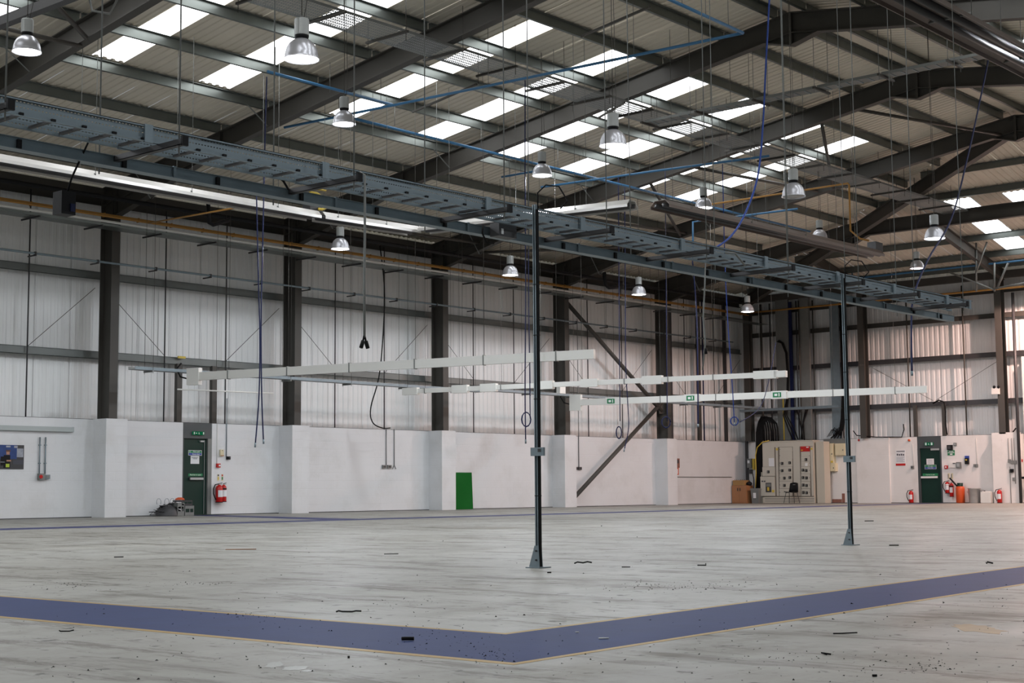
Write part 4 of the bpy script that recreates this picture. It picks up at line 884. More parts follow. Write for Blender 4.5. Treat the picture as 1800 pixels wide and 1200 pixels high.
# ================================================================== SIDE WALL THINGS
t = thing('wall_trunking', 'grey dado trunking on the block wall above the poster', 'trunking', S(60, 763))
q0_, q1_ = S(-60, 756, DY), S(125, 766, DY); MB().box(q0_.x, q1_.x, DY-.09, DY, 2.10, 2.215).build('trunk_body', M['trunkgrey'], t); MB().box(q1_.x, q1_.x+.02, DY-.095, DY, 2.095, 2.22).build('end_cap', M['trunkgrey'], t)
for px in (70.5, 80.5):
    a, b2 = S(px, 768, DY-.03), S(px-1, 835, DY-.03); MB().tube([a, (a.x, a.y, b2.z)], .016, 8).build('conduit', M['galv'], t)
    for py in (782, 814): q = S(px, py, DY-.03); MB().box(a.x-.025, a.x+.025, DY-.05, DY, q.z-.012, q.z+.012).build('saddle', M['galv'], t)
t = thing('isolator_switch', 'red rotary isolator switch under the left conduit drop', 'switch', S(70, 838)); sbox(65.5, 832, 75.5, 843, .1).build('enclosure', M['galvdull'], t)
q = S(71.5, 837.5, DY-.1); MB().lathe((q.x, DY-.1, q.z), [(.045, 0), (.045, -.03), (.0005, -.03)], 14, False, 'y').build('red_knob', M['red'], t)
t = thing('socket_box', 'small grey socket box right of the red isolator', 'socket', S(80, 838)); sbox(76, 834, 85, 841.5, .08).build('enclosure', M['galv'], t); sbox(77.5, 835.5, 83.5, 840, .01, gap=.08).build('cover', M['galvdull'], t)
ps = thing('poster', 'poster photo of a worker by blue machines, left end of the block wall', 'poster', S(10, 802))
a, b2 = S(-22, 781, DY), S(41, 824.5, DY); W_ = b2.x-a.x; H_ = a.z-b2.z
MB().box(a.x, b2.x, DY-.012, DY-.002, b2.z, a.z).build('print', M['dark'], ps)
def pp(u0, v0, u1, v1, m, k=1, name='printed_area'): MB().box(a.x+W_*u0, a.x+W_*u1, DY-.012-.0015*k, DY-.012, a.z-H_*v1, a.z-H_*v0).build(name, M[m], ps)
M['pblue'] = mat('print_blue', lin(34, 62, 118), .6, 0, .35, 9); M['pskin'] = mat('print_skin', lin(176, 132, 108), .6); M['plime'] = mat('print_lime', lin(170, 190, 60), .6); M['phair'] = mat('print_hair', lin(90, 60, 42), .6); M['pgrey'] = mat('print_grey', lin(150, 155, 165), .6, 0, .4, 14)
pp(0, 0, .80, .58, 'pblue'); pp(.80, .14, .98, .50, 'pgrey'); pp(.5, .03, .62, .1, 'pgrey', 2); pp(.72, .03, .82, .12, 'pgrey', 2)
pp(.44, .42, .62, .95, 'black', 2); pp(.36, .48, .50, .85, 'black', 3); pp(.51, .27, .60, .40, 'pskin', 3); pp(.50, .21, .62, .28, 'phair', 4); pp(.52, .62, .64, .68, 'pskin', 3); pp(.5, .78, .60, .92, 'plime', 4); pp(.7, .62, .98, .8, 'ink', 2); pp(.35, .70, .47, .72, 'pgrey', 5)
# by the door
def conduit_drop(px, py0, py1, r, label, m='galv', wall='s', parent=None):
    f = (lambda p, q: S(p, q, DY-r-.004)) if wall == 's' else (lambda p, q: EW(p, q, LX-r-.004))
    a, b2 = f(px, py0), f(px, py1); b = MB().tube([a, (a.x, a.y, b2.z)], r, 6)
    if parent: return b.build('conduit', M[m], parent)
    return tag(b.build('conduit', M[m]), label, 'conduit')
conduit_drop(382, 745, 815, .008, 'thin white cable drop down to the red alarm call point by the exit door', 'white')
conduit_drop(399, 700, 803, .012, 'thin conduit drop ending at a small black box right of the exit door')
t = thing('black_switch', 'small black box at the end of the conduit right of the exit door', 'switch', S(400, 804)); sbox(397.5, 802, 402.5, 807.5, .07).build('body', M['black'], t); sbox(399, 803.5, 401, 805.5, .02, gap=.07).build('button', M['dark'], t)
t = thing('alarm_panel', 'cream alarm keypad box on the wall right of the exit door', 'panel', S(388, 795)); sbox(385.8, 790, 391.5, 801.5, .05).build('body', M['cream'], t); sbox(388.2, 791.3, 389.3, 792.3, .01, gap=.05).build('led', M['ink'], t); sbox(386, 800, 391.3, 801.5, .012, gap=.05).build('flap', M['wood'], t)
t = thing('call_point', 'red fire alarm call point between the exit door and the extinguishers', 'alarm', S(382, 818)); sbox(379.5, 814.5, 385.5, 821.5, .06).build('box', M['red'], t); sbox(381.8, 816.5, 384.8, 819.5, .012, gap=.06).build('glass', M['signwhite'], t)
for i, px in enumerate((382, 389)):
    t = thing('extinguisher_sign', ('left' if i == 0 else 'right')+' yellowish extinguisher identification card above the side wall extinguishers', 'sign', S(px+1, 839))
    sbox(px, 833, px+3, 845, .006).build('card', M['cream'], t); sbox(px+.4, 833.8, px+2.6, 836.5, .002, gap=.006).build('symbol', M['red' if i else 'ink'], t); sbox(px+.5, 838, px+2.5, 843, .002, gap=.006).build('text_block', M['signgreen' if i else 'yellow'], t)
def extinguisher(base, hgt, r, label, front=(0, -1, 0), hose_=True, m='red', co2=False):
    x, y, z = base; t = thing('fire_extinguisher', label, 'fire extinguisher', base, 'fire extinguishers')
    MB().lathe(base, [(.0005, .0), (r*.9, .0), (r, .015), (r, hgt*.74), (r*.86, hgt*.82), (r*.45, hgt*.87), (r*.3, hgt*.9), (.0005, hgt*.9)], 18).build('cylinder', M[m], t)
    MB().lathe((x, y, z+.0), [(r+.002, .0), (r+.004, .012), (r+.002, .02)], 18).build('foot_ring', M['black'], t)
    MB().cyl((x, y, z+hgt*.88), r*.28, hgt*.06, 10).build('valve', M['alucan'], t)
    f = Vector(front); s = Vector((-f.y, f.x, 0))
    b = MB(); b.bar(Vector((x, y, z+hgt*.95))-s*r*.2, Vector((x, y, z+hgt*1.0))+s*r*1.1, .02, .012); b.build('lever', M['black'], t)
    b = MB(); b.bar(Vector((x, y, z+hgt*.93))-s*r*.2, Vector((x, y, z+hgt*.93))+s*r*1.0, .02, .012); b.build('carry_handle', M['black'], t)
    c = Vector((x, y, 0)); 
    if hose_:
        o = -s
        MB().tube([Vector((x, y, z+hgt*.93))+o*r*.3, Vector((x, y, z+hgt*.9))+o*r*1.4, Vector((x, y, z+hgt*.7))+o*r*2.0, Vector((x, y, z+hgt*.45))+o*r*2.0, Vector((x, y, z+hgt*.25))+o*r*1.5, Vector((x, y, z+hgt*.14))+o*r*1.1], r*.16, 6).build('hose', M['rubber'], t)
    lb = MB(); n = 8
    vs = []
    for k in range(n+1):
        ang = math.atan2(f.y, f.x)-.95+1.9*k/n
        for zz in (.28, .62): vs.append((x+(r+.0015)*math.cos(ang), y+(r+.0015)*math.sin(ang), z+hgt*zz))
    lb.add(vs, [(2*k, 2*k+2, 2*k+3, 2*k+1) for k in range(n)]); lb.build('instruction_label', M['paper'], t)
    if co2:
        MB().lathe((x, y, z), [(r+.001, hgt*.64), (r+.001, hgt*.72)], 18).build('colour_band', M[co2], t)
    return t
a = S(385.5, 883, DY-.13); b2 = S(385.5, 848, DY-.13); hh = b2.z-a.z
extinguisher((a.x, DY-.12, a.z), hh, .095, 'front red extinguisher hung on the side wall, hose curling left')
a = S(393.5, 882, DY-.13); extinguisher((a.x, DY-.12, a.z), hh*.97, .075, 'narrower red extinguisher hung behind the front one on the side wall', hose_=False, co2='black')
for i, px in enumerate((679, 693)):
    t = thing('conduit_drop', ['left conduit drop with twin sockets under the black cable', 'right conduit drop with forked end under the black cable'][i], 'conduit', S(px, 815))
    conduit_drop(px, 754, 817, .013, '', 'galvdull', 's', t)
    if i == 0:
        for a_ in (671, 680): sbox(a_, 817, a_+6.5, 823, .05).build('socket_box', M['galvdull'], t); sbox(a_+1.2, 818.5, a_+5.2, 821.5, .008, gap=.05).build('socket_face', M['dark'], t)
    else:
        for s in (-1, 1): MB().tube([S(px, 817, DY-.03), S(px+s*3, 824, DY-.03)], .012, 6).build('fork', M['galvdull'], t)
for i, (px, p0, p1) in enumerate(((998.5, 766, 829), (1014.5, 560, 821))):
    t = thing('conduit_drop', ['short conduit drop beside the column left of the wall brace', 'long conduit drop ending at twin sockets left of the wall brace'][i], 'conduit', S(px, p1))
    conduit_drop(px, p0, p1, .014, '', 'galvdull', 's', t)
    if i: 
        for a_ in (1007.5, 1015): sbox(a_, 820.5, a_+6, 825.5, .05).build('socket_box', M['dark'], t)
    else: sbox(998, 822, 1003, 825, .03).build('clip', M['galvdull'], t)
gb = MB()
vs = [(aty(786, 894, DY-.2).x, DY-.2, .004), (aty(831, 894, DY-.2).x, DY-.2, .004), (aty(828.5, 831, DY-.02).x, DY-.02, 1.16), (aty(786, 831, DY-.02).x, DY-.02, 1.16)]; gb.add(vs+[(x, y-.018, z) for x, y, z in vs], [(3,2,1,0), (4,5,6,7), (0,1,5,4), (1,2,6,5), (2,3,7,6), (3,0,4,7)])
tag(gb.build('green_board', M['greenboard']), 'plain green board leaning against the white block wall', 'board')
t = thing('wall_notice', 'small brown unit and red framed notice on the block wall right of the wall brace', 'notice', S(1188, 818))
sbox(1185.5, 805.5, 1193, 822, .05).build('unit', M['brick'], t); sbox(1187.5, 808, 1191, 814, .012, gap=.05).build('unit_face', M['dark'], t)
sbox(1183.5, 822, 1192.5, 834, .02).build('frame', M['orange'], t); sbox(1185, 824, 1191, 832.5, .004, gap=.02).build('sheet', M['paper'], t)
conduit_drop(1181, 772, 838, .01, 'thin conduit beside the red framed notice', 'white')
a, b2 = S(1175, 838, DY-.02), S(1286, 837.5, DY-.02); tag(MB().tube([a, (b2.x, a.y, a.z)], .014, 6).build('conduit', M['galvdull']), 'thin conduit running level along the block wall into the corner', 'conduit')
for i, (px, w_, m_, lb) in enumerate(((1181, .13, 'steel', 'dark upright post left of the blue upright near the corner'), (1230.5, .17, 'hose', 'blue grey upright between the last column and the corner'), (1277, .13, 'steel', 'dark upright post nearest the corner'))):
    q = S(px, 700, DY+.05); tag(MB().box(q.x-w_/2, q.x+w_/2, DY+.05, DY+.15, H+.012, 7.9).build('upright_post', M['dark'] if i != 1 else M['steel']), lb, 'post')
q = S(1236, 700, DY); tag(MB().tube([(q.x, DY-.02, H), (q.x, DY-.02, 7.9)], .03, 6).build('air_pipe', M['hose']), 'dark blue vertical pipe beside the upright near the corner', 'pipe')
# fire extinguishers etc on the end wall, junk by door 1
jp = thing('scrap_pile', 'pile of dark tangled wire and scrap against the block wall by the exit door', 'pile', S(298, 907, DY-.4))
random.seed(5); c0 = S(302, 906, DY-.35); b = MB()
for k in range(46):
    a1 = random.uniform(0, 6.28); rr_ = random.uniform(.05, .34); p = Vector((c0.x-.12+rr_*math.cos(a1)*1.0, DY-.34+rr_*.6*math.sin(a1), .02+random.uniform(0, .33)*(1-rr_*1.6)))
    pts_ = [p+Vector((random.uniform(-.16, .16), random.uniform(-.1, .1), abs(random.uniform(-.06, .1)))) for _ in range(4)]
    for q_ in pts_: q_.z = max(.02, q_.z); q_.y = min(DY-.04, q_.y)
    b.tube(pts_, random.choice((.008, .012, .02)), 5)
o = b.build('wire_tangle', M['dark'], jp, 'stuff')
b = MB(); b.lathe((c0.x-.15, DY-.36, .0), [(.0005, .30), (.12, .28), (.22, .22), (.28, .12), (.30, .01)], 14); b.build('bundle', M['dark'], jp)
for dx in (-.3, -.05, .12, .3):
    MB().tube([Vector((c0.x+dx+.07*math.cos(a_), DY-.2, .36+.09*math.sin(a_))) for a_ in [i*.63 for i in range(-1, 7)]], .006, 5).build('wire_loop', M['galv'], jp)
for i, (px0, px1, z0, z1, m_, lb) in enumerate(((305, 318, 0, .34, 'galvdull', 'pale metal crate in front of the scrap pile'), (318, 335, 0, .26, 'galvdull', 'open metal crate at the foot of the exit door'), (312, 332, .265, .40, 'dark', 'dark tray lying on the metal crates by the exit door'))):
    a, b2 = S(px0, 900, DY-.45), S(px1, 900, DY-.45); t = thing('metal_crate', lb, 'crate', ((a.x+b2.x)/2, DY-.4, z0), 'metal crates by the exit door')
    x0, x1, y0, y1 = a.x, b2.x-.02, DY-.62, DY-.24
    for bx in ((x0, x1, y0, y0+.012), (x0, x1, y1-.012, y1), (x0, x0+.012, y0, y1), (x1-.012, x1, y0, y1)):
        MB().box(bx[0], bx[1], bx[2], bx[3], z0+.01, z0+(z1-z0)*.35).build('side_band', M[m_], t); MB().box(bx[0], bx[1], bx[2], bx[3], z0+(z1-z0)*.7, z1-.002).build('side_band', M[m_], t)
    MB().box(x0, x1, y0, y1, z0+.003, z0+.012).build('bottom', M[m_], t)
    for xx in (x0, (x0+x1)/2, x1-.02): MB().box(xx, xx+.02, y0-.001, y0+.014, z0, z1-.001).build('upright', M[m_], t)
a = S(316, 884, DY-.42); tag(MB().lathe((a.x, DY-.42, .405), [(.0005, 0), (.13, 0), (.11, .04), (.05, .07), (.0005, .07)], 12).build('red_rag', M['orange']), 'crumpled red orange rag on top of the scrap by the exit door', 'rag')
# ================================================================== SWITCHBOARD AREA (end wall)
XM = 51.05
mb = thing('switchboard', 'big beige electrical switchboard with many small doors and switches', 'switchboard', EW(1393, 884, XM))
def g2p(gx, gy): return 1280+gx/7.5, 740+gy/7.5
def mbox(gx0, gy0, gx1, gy1, d0, d1, m, name='panel', par=None):
    p0, p1 = g2p(gx0, gy0), g2p(gx1, gy1); a, b2 = EW(*p0, XM), EW(*p1, XM); return MB().box(XM-d1, XM-d0, b2.y, a.y, max(.0, b2.z), a.z).build(name, M[m], par or mb)
mbox(450, 268, 1135, 1082, -.55, 0, 'board', 'cabinet_body'); mbox(1136, 268, 1262, 1080, -.55, -.10, 'board', 'side_cabinet')
mbox(430, 672, 449, 1082, -.5, -.02, 'board', 'side_cabinet')
M['seam'] = mat('switchboard_seam', lin(118, 112, 102), .6); mbox(452, 283, 1132, 1080, .0, .006, 'seam', 'seam_backing'); mbox(455, 285, 616, 600, .0, .03, 'board2', 'door'); mbox(455, 605, 622, 722, .0, .03, 'board2', 'door'); dr = mbox(432, 732, 624, 985, .0, .05, 'board2', 'door')
mbox(628, 336, 672, 985, .0, .02, 'board2', 'door'); mbox(855, 335, 960, 985, 0, .02, 'board2', 'door'); mbox(1088, 335, 1128, 985, 0, .02, 'board2', 'door')
mbox(455, 285, 1128, 328, 0, .015, 'board2', 'top_panel')
for g0, g1 in ((345, 399), (404, 496), (500, 595), (600, 693), (698, 790), (795, 886), (891, 985)): mbox(680, g0, 850, g1, 0, .025, 'board2', 'drawer_door')
for g0, g1 in ((403, 460), (464, 527), (531, 595), (600, 693), (698, 790), (795, 886), (891, 985)): mbox(965, g0, 1084, g1, 0, .025, 'board2', 'drawer_door')
def sw(gx, gy, w_=14, h_=17): mbox(gx-w_, gy-h_, gx+w_, gy+h_, .025, .06, 'black', 'rotary_switch'); mbox(gx-5, gy-12, gx+5, gy+12, .06, .075, 'galvdull', 'switch_handle')
for gx, gy in ((718, 556), (718, 652), (748, 750), (748, 846), (818, 548), (818, 645), (820, 742), (536, 667), (993, 643), (1036, 650), (993, 742), (1040, 747), (996, 840), (1040, 847), (998, 938), (1042, 943), (1033, 505)): sw(gx, gy)
for gy in (372, 455, 552, 648, 745, 840, 937): mbox(683, gy-4, 690, gy+4, .025, .03, 'ink', 'door_lock'); mbox(1071, gy-4, 1078, gy+4, .025, .03, 'ink', 'door_lock')
mbox(1018, 552, 1052, 590, .025, .035, 'signwhite', 'blank_plate'); mbox(958, 333, 1078, 398, .0, .03, 'red', 'red_label_panel'); mbox(1034, 338, 1066, 350, .03, .032, 'paper', 'label_text'); mbox(965, 376, 990, 388, .03, .032, 'yellow', 'label_text')
mbox(540, 487, 614, 594, .03, .034, 'paper', 'paper_sheet'); mbox(503, 812, 580, 936, .05, .06, 'dark', 'breaker_window', ); mbox(528, 870, 552, 918, .06, .075, 'yellow', 'breaker_lever'); mbox(512, 822, 572, 862, .06, .066, 'galvdull', 'breaker_plate')
mbox(586, 905, 618, 938, .05, .053, 'yellow', 'warning_sticker'); mbox(634, 356, 660, 384, .02, .023, 'yellow', 'warning_sticker'); mbox(1092, 352, 1116, 378, .02, .023, 'yellow', 'warning_sticker')
mbox(462, 1000, 1150, 1078, -.0, .03, 'board', 'plinth'); mbox(490, 1020, 1140, 1024, .03, .034, 'ink', 'plinth_gap'); mbox(490, 1050, 1140, 1054, .03, .034, 'ink', 'plinth_gap')
for gx in (462, 492): mbox(gx-10, 784, gx+8, 800, .05, .07, 'ink', 'lock_knob')
# black armoured cables arching onto the switchboard
ac = thing('armoured_cables', 'thick black armoured cables arching into the top of the switchboard', 'cables', EW(1345, 760, XM+.2)); xc = XM+.25
for i in range(7):
    pxs = 1329.5+i*1.6; top = 737+i*.3-abs(i-3)*.6; end = 1343+i*4.0
    pts_ = [EW(pxs, 872, xc), EW(pxs, 800, xc), EW(pxs+.5, 760, xc), EW(pxs+4, 742, xc), EW((pxs+end)/2+2, top-6+abs(3-i), xc), EW(end-2, 742+i*.4, xc), EW(end+.5, 758, xc), EW(end+1, 777, xc)]
    MB().tube(pts_, .035, 7).build('cable', M['rubber'], ac)
t = tag(MB().tube([EW(1352, 774, XM-.05), EW(1340, 777, XM-.08), EW(1331, 786, XM-.08), EW(1328, 800, XM-.05), EW(1329, 830, XM-.02), EW(1328, 856, XM)], .018, 6).build('earth_cable', M['yellow']), 'yellow green earth cable curving off the left side of the switchboard', 'cable')
# risers above the switchboard
def riser(px0, px1, z0, z1, m_, label, dep=.12, x=LX-.02, name='cable_riser', cat='riser'):
    a, b2 = EW(px0, 700, x), EW(px1, 700, x); return tag(MB().box(x-dep, x, b2.y, a.y, z0, z1).build(name, M[m_]), label, cat)
riser(1369, 1391, 2.46, 8.0, 'galvdull', 'wide grey vertical trunking rising off the switchboard, the left one'); riser(1410, 1427.5, 2.46, 8.0, 'galvdull', 'grey vertical trunking rising off the right part of the switchboard'); riser(1463, 1479, 2.44, 8.0, 'galv', 'slotted vertical cable tray just left of the farther strut post', .06)
riser(1391.5, 1396, 2.46, 7.9, 'hose', 'dark blue vertical pipe between the two grey vertical trunkings', .08, name='air_pipe', cat='pipe')
for i, (px, r, m_, lb) in enumerate(((1403, .03, 'dark', 'thin dark vertical conduit just right of the blue vertical pipe'), (1407, .03, 'steel', 'second thin vertical conduit right of the blue vertical pipe'), (1376, .025, 'yellow', 'yellow green cable running up the face of the left grey trunking'), (1340, .05, 'steel', 'steel upright above the left end of the switchboard'), (1356, .03, 'dark', 'thin dark upright above the arching black cables'))):
    q = EW(px, 700, LX-.2); zt0 = 7.9 if i != 2 else 4.4; tag(MB().tube([(LX-.18, q.y, 2.46), (LX-.18, q.y, zt0)], r, 7).build('conduit', M[m_]), lb, 'conduit')
bc = thing('black_cables', 'bundle of black cables running down behind the farther strut post', 'cables', EW(1482, 740, LX-.15))
for i in range(5):
    px = 1478.5+i*1.7; q = EW(px, 640, LX-.15); e = EW(px-18+i*4, 770, LX-.15)
    MB().tube([(LX-.15, q.y, 8.0), (LX-.15, q.y, 4.0), EW(px, 735, LX-.15), EW(px-3, 756, LX-.15), e], .022, 6).build('cable', M['rubber'], bc)
for i in range(6): MB().tube([EW(1454+i*3, 768-i%3, LX-.14), EW(1462+i*2.5, 755-i%3*2, LX-.16), EW(1470+i*2, 758+i%2*4, LX-.14), EW(1478, 766-i, LX-.12)], .014, 5).build('cable', M['rubber'], bc)
lc = thing('black_cables', 'pair of black cables looping out above the switchboard top', 'cables', EW(1370, 610, LX-.2))
for i in range(3): MB().tube([EW(1366+i*1.5, 600-i, LX-.2), EW(1374+i*1.5, 603, LX-.22), EW(1381+i*1.2, 620, LX-.2), EW(1384+i*1.2, 660, LX-.2), EW(1383+i*1.2, 700, LX-.2), EW(1377+i*3, 730, LX-.22), EW(1385+i*5, 752, LX-.2), EW(1393+i*5, 772, LX-.2)], .022, 6).build('cable', M['rubber'], lc)
l2 = thing('black_cables', 'black cables dropping in a V onto the middle of the switchboard', 'cables', EW(1405, 750, LX-.2))
for pts_ in (((1398, 716), (1404, 730), (1408, 750), (1411, 772)), ((1420, 718), (1414, 735), (1410, 752), (1408, 772)), ((1417, 716), (1412, 740), (1413, 760), (1414, 773))): MB().tube([EW(px, py, LX-.22) for px, py in pts_], .028, 6).build('cable', M['rubber'], l2)
# corner steel
tag(icol(LX-.42, DY-.42, H+.02, 8.2, 'x', .3, .26).build('corner_column', M['steel']), 'dark steel column in the far corner where the two block walls meet', 'column')
q = EW(1313.5, 800, LX-.02); tag(MB().box(LX-.09, LX, q.y-.05, q.y+.05, 0, 2.5).build('corner_conduit', M['dark']), 'dark vertical conduit in the corner of the block walls', 'conduit')
# wooden cupboard with boxes, bin
XCb = 50.75
cp = thing('cupboard', 'wood effect low cupboard with two doors, left of the switchboard', 'cupboard', EW(1301, 884, XCb)); a, b2 = EW(1281.5, 853, XCb), EW(1312.5, 884, XCb); y0, y1, zc = b2.y, min(a.y, DY-.04), a.z
MB().box(XCb+.02, XCb+.5, y0, y1, .0, zc).build('carcass', M['wood'], cp); ym = (y0+y1)/2
for p, q in ((y0+.005, ym-.004), (ym+.004, y1-.005)):
    dd = MB().box(XCb, XCb+.018, p, q, .03, zc-.02).build('door', M['wood'], cp); hy = q-.05 if q < ym+.01 else p+.05; MB().box(XCb-.03, XCb, hy-.01, hy+.01, zc-.22, zc-.1).build('handle', M['dark'], dd)
bx = thing('cardboard_box', 'open cardboard box of small items on top of the wooden cupboard', 'box', (XCb+.25, ym, zc)); z0 = zc+.003
for q in ((XCb+.05, XCb+.06, y0+.12, y1-.03), (XCb+.45, XCb+.46, y0+.12, y1-.03), (XCb+.06, XCb+.45, y0+.12, y0+.13), (XCb+.06, XCb+.45, y1-.04, y1-.03)): MB().box(*q, z0, z0+.2).build('side', M['card'], bx)
MB().box(XCb+.06, XCb+.45, y0+.13, y1-.04, z0, z0+.01).build('bottom', M['card'], bx)
for i in range(6):
    yy = y1-.08-.085*i; t = thing('small_bottle', 'small %s bottle in the cardboard box on the cupboard, %s from its left end' % (('white', 'brown', 'white', 'dark', 'brown', 'dark')[i], ('first', 'second', 'third', 'fourth', 'fifth', 'sixth')[i]), 'bottle', (XCb+.12, yy, z0+.012), 'bottles on the cupboard')
    MB().lathe((XCb+.12, yy, z0+.012), [(.0005, 0), (.03, 0), (.03, .13), (.012, .17), (.012, .2), (.0005, .2)], 10).build('body', M[('signwhite', 'card', 'signwhite', 'dark', 'card', 'dark')[i]], t); MB().cyl((XCb+.12, yy, z0+.212), .014, .02, 8).build('cap', M['dark'], t)
t = thing('black_holdall', 'black bundle lying on the right end of the wooden cupboard', 'bag', (XCb+.25, y0+.0, zc)); MB().lathe((XCb+.25, y0+.02, zc+.003), [(.0005, 0), (.09, .0), (.12, .05), (.10, .11), (.04, .14), (.0005, .14)], 12).build('body', M['black'], t); MB().tube([(XCb+.25, y0-.05, zc+.12), (XCb+.25, y0, zc+.19), (XCb+.25, y0+.07, zc+.12)], .008, 6).build('strap', M['black'], t)
bn = thing('bin', 'grey plastic bin between the wooden cupboard and the switchboard', 'bin', EW(1328, 884, 50.85)); a, b2 = EW(1320.5, 858, 50.85), EW(1335, 884, 50.85); ym_ = (a.y+b2.y)/2; rw = (a.y-b2.y)/2
b = MB(); vs = []
for z, s in ((0.0, .82), (a.z-.06, 1), (a.z-.06, 1.06), (a.z, 1.06), (a.z, .95), (.05, .76)):
    for dx, dy in ((-1, -1), (1, -1), (1, 1), (-1, 1)): vs.append((51.0+dx*.2*s, ym_+dy*rw*s, max(z, .002)))
b.add(vs, [(4*i+k, 4*i+(k+1) % 4, 4*i+4+(k+1) % 4, 4*i+4+k) for i in range(5) for k in range(4)]+[(3,2,1,0), (20,21,22,23)]); b.build('body', M['galvdull'], bn)
MB().box(50.79, 50.80, ym_-.06, ym_+.06, a.z*.35, a.z*.7).build('label', M['paper'], bn); MB().box(50.8, 50.82, ym_-.1, ym_+.1, a.z-.045, a.z-.02).build('grip', M['dark'], bn)
t = thing('wall_switchgear', 'small grey switch box with cable on the wall above the bin', 'switch', EW(1320, 820)); ebox(1316, 806, 1324, 822, .14).build('enclosure', M['galvdull'], t); ebox(1317.5, 809, 1321, 814, .02, gap=.14).build('rating_label', M['paper'], t); ebox(1319, 825, 1323.5, 832, .1).build('lower_box', M['dark'], t)
MB().tube([EW(1323, 832, LX-.1), EW(1325, 842, LX-.1), EW(1325, 858, LX-.1)], .018, 6).build('cable', M['rubber'], t); ebox(1324.5, 806, 1328, 825, .1).build('yellow_trunk', M['yellow'], t)
# chair
XS = 50.35; a, b2 = EW(1378, 850, XS), EW(1405, 885, XS); yc = (EW(1391, 870, XS)).y
ch = thing('plastic_chair', 'black plastic stacking chair facing the room in front of the switchboard', 'chair', (XS, yc, 0))
b = MB(); vs = []; 
for i, (xx, zz) in enumerate(((0, .43), (.06, .445), (.2, .43), (.36, .42), (.40, .45), (.43, .58), (.45, .72), (.455, .80))):
    wd = .21 if i < 4 else .20-.012*(i-4)
    for k in range(7): u = -1+2*k/6; vs.append((XS-.2+xx-(.03*u*u if i > 3 else 0), yc+u*wd, zz+.02*u*u*(1 if i < 4 else 0)-(.03*u*u if i == 7 else 0)))
def grid_faces(n, m): return [(i*m+k, i*m+k+1, (i+1)*m+k+1, (i+1)*m+k) for i in range(n-1) for k in range(m-1)]
sb = MB(); sb.add(vs[:35], grid_faces(5, 7), True); so = sb.build('seat', M['black'], ch); sb = MB(); sb.add(vs[28:], grid_faces(4, 7), True); bo = sb.build('backrest', M['black'], ch)
for o in (so, bo): md = o.modifiers.new('thick', 'SOLIDIFY'); md.thickness = .012
MB().box(XS+.222, XS+.232, yc-.05, yc+.05, .70, .725).build('handle_slot', M['galvdull'], ch)
for sx, sy in ((-1, -1), (-1, 1), (1, -1), (1, 1)): MB().tube([(XS+.02+sx*.12, yc+sy*.17, .42), (XS+.02+sx*.2, yc+sy*.23, .012)], .011, 8).build('leg', M['dark'], ch)
for sy in (-1, 1): MB().tube([(XS-.10, yc+sy*.17, .415), (XS+.14, yc+sy*.17, .415)], .01, 6).build('seat_rail', M['dark'], ch)
# cream boxes right of the switchboard
tag(ebox(1450, 771.5, 1489, 779, .12).build('wall_trunking', M['galvdull']), 'grey trunking along the wall top above the cream boxes', 'trunking')
for p, lb in (((1450.5, 779.5, 1470, 814), 'tall cream electrical cabinet on the wall right of the switchboard'), ((1472, 779.5, 1489.5, 800), 'square cream electrical cabinet partly behind the farther strut post'), ((1452.5, 814.5, 1473, 828), 'small cream box below the tall cream cabinet')):
    t = thing('electrical_cabinet', lb, 'cabinet', EW((p[0]+p[2])/2, p[3])); ebox(*p, .2).build('enclosure', M['cream'], t); ebox(p[0]+.8, p[1]+.8, p[2]-.8, p[3]-.8, .012, gap=.2).build('door', M['cream'], t); ebox(p[2]-3.6, p[1]+(p[3]-p[1])*.5, p[2]-2.4, p[1]+(p[3]-p[1])*.5+2, .015, gap=.212).build('lock', M['ink'], t)
    if p[0] < 1451: ebox(1465, 809.5, 1469, 813, .003, gap=.212).build('warning_sticker', M['yellow'], t)
tag(MB().tube([EW(1454, 828, LX-.05), EW(1451, 845, LX-.05), EW(1455, 854, LX-.05), EW(1462, 852, LX-.05), EW(1465, 840, LX-.05), EW(1463, 828, LX-.05)], .012, 6).build('white_cable', M['white']), 'loose white cable loop below the cream boxes', 'cable')
b = thing('brick_patch', 'patch of bare broken brick at the wall foot right of the switchboard', 'patch', EW(1475, 883)); ebox(1463, 877, 1480, 883, .008).build('exposed_brick', M['brick'], b); ebox(1480, 867, 1485.5, 883.2, .008).build('exposed_brick', M['brick'], b)
for px, m_, lb in ((1511, 'red', 'small red alarm beacon at the top of the block wall'), (1599, 'orange', 'small amber beacon at the top of the block wall left of the exit door')):
    t = thing('beacon', lb, 'beacon', EW(px, 774)); q = EW(px, 773.5); MB().lathe((LX, q.y, q.z), [(.05, -.0), (.05, -.03), (.0005, -.03)], 12, False, 'x').build('base', M['white'], t); MB().lathe((LX, q.y, q.z), [(.045, -.03), (.045, -.07), (.025, -.1), (.0005, -.105)], 12, True, 'x').build('lens', M[m_], t)
pt = thing('wall_poster', 'white safety poster with red foot strip left of the end wall exit door', 'poster', EW(1583, 818)); ebox(1574.5, 791, 1592, 818, .01).build('sheet', M['paper'], pt); ebox(1574.8, 814.5, 1592, 818, .003, gap=.01).build('red_strip', M['red'], pt)
ebox(1576, 792.5, 1590.5, 793.5, .002, gap=.01).build('heading', M['ink'], pt)
for k, px in enumerate((1576.5, 1580, 1583.5, 1587)): ebox(px, 797.2+k%2*.6, px+2.6, 800.5, .002, gap=.01).build('picture', M['ink'], pt)
for k in range(5): ebox(1576, 803+k*2, 1590-k%2*2, 803.5+k*2, .001, gap=.01).build('text_line', M['pgrey'], pt)
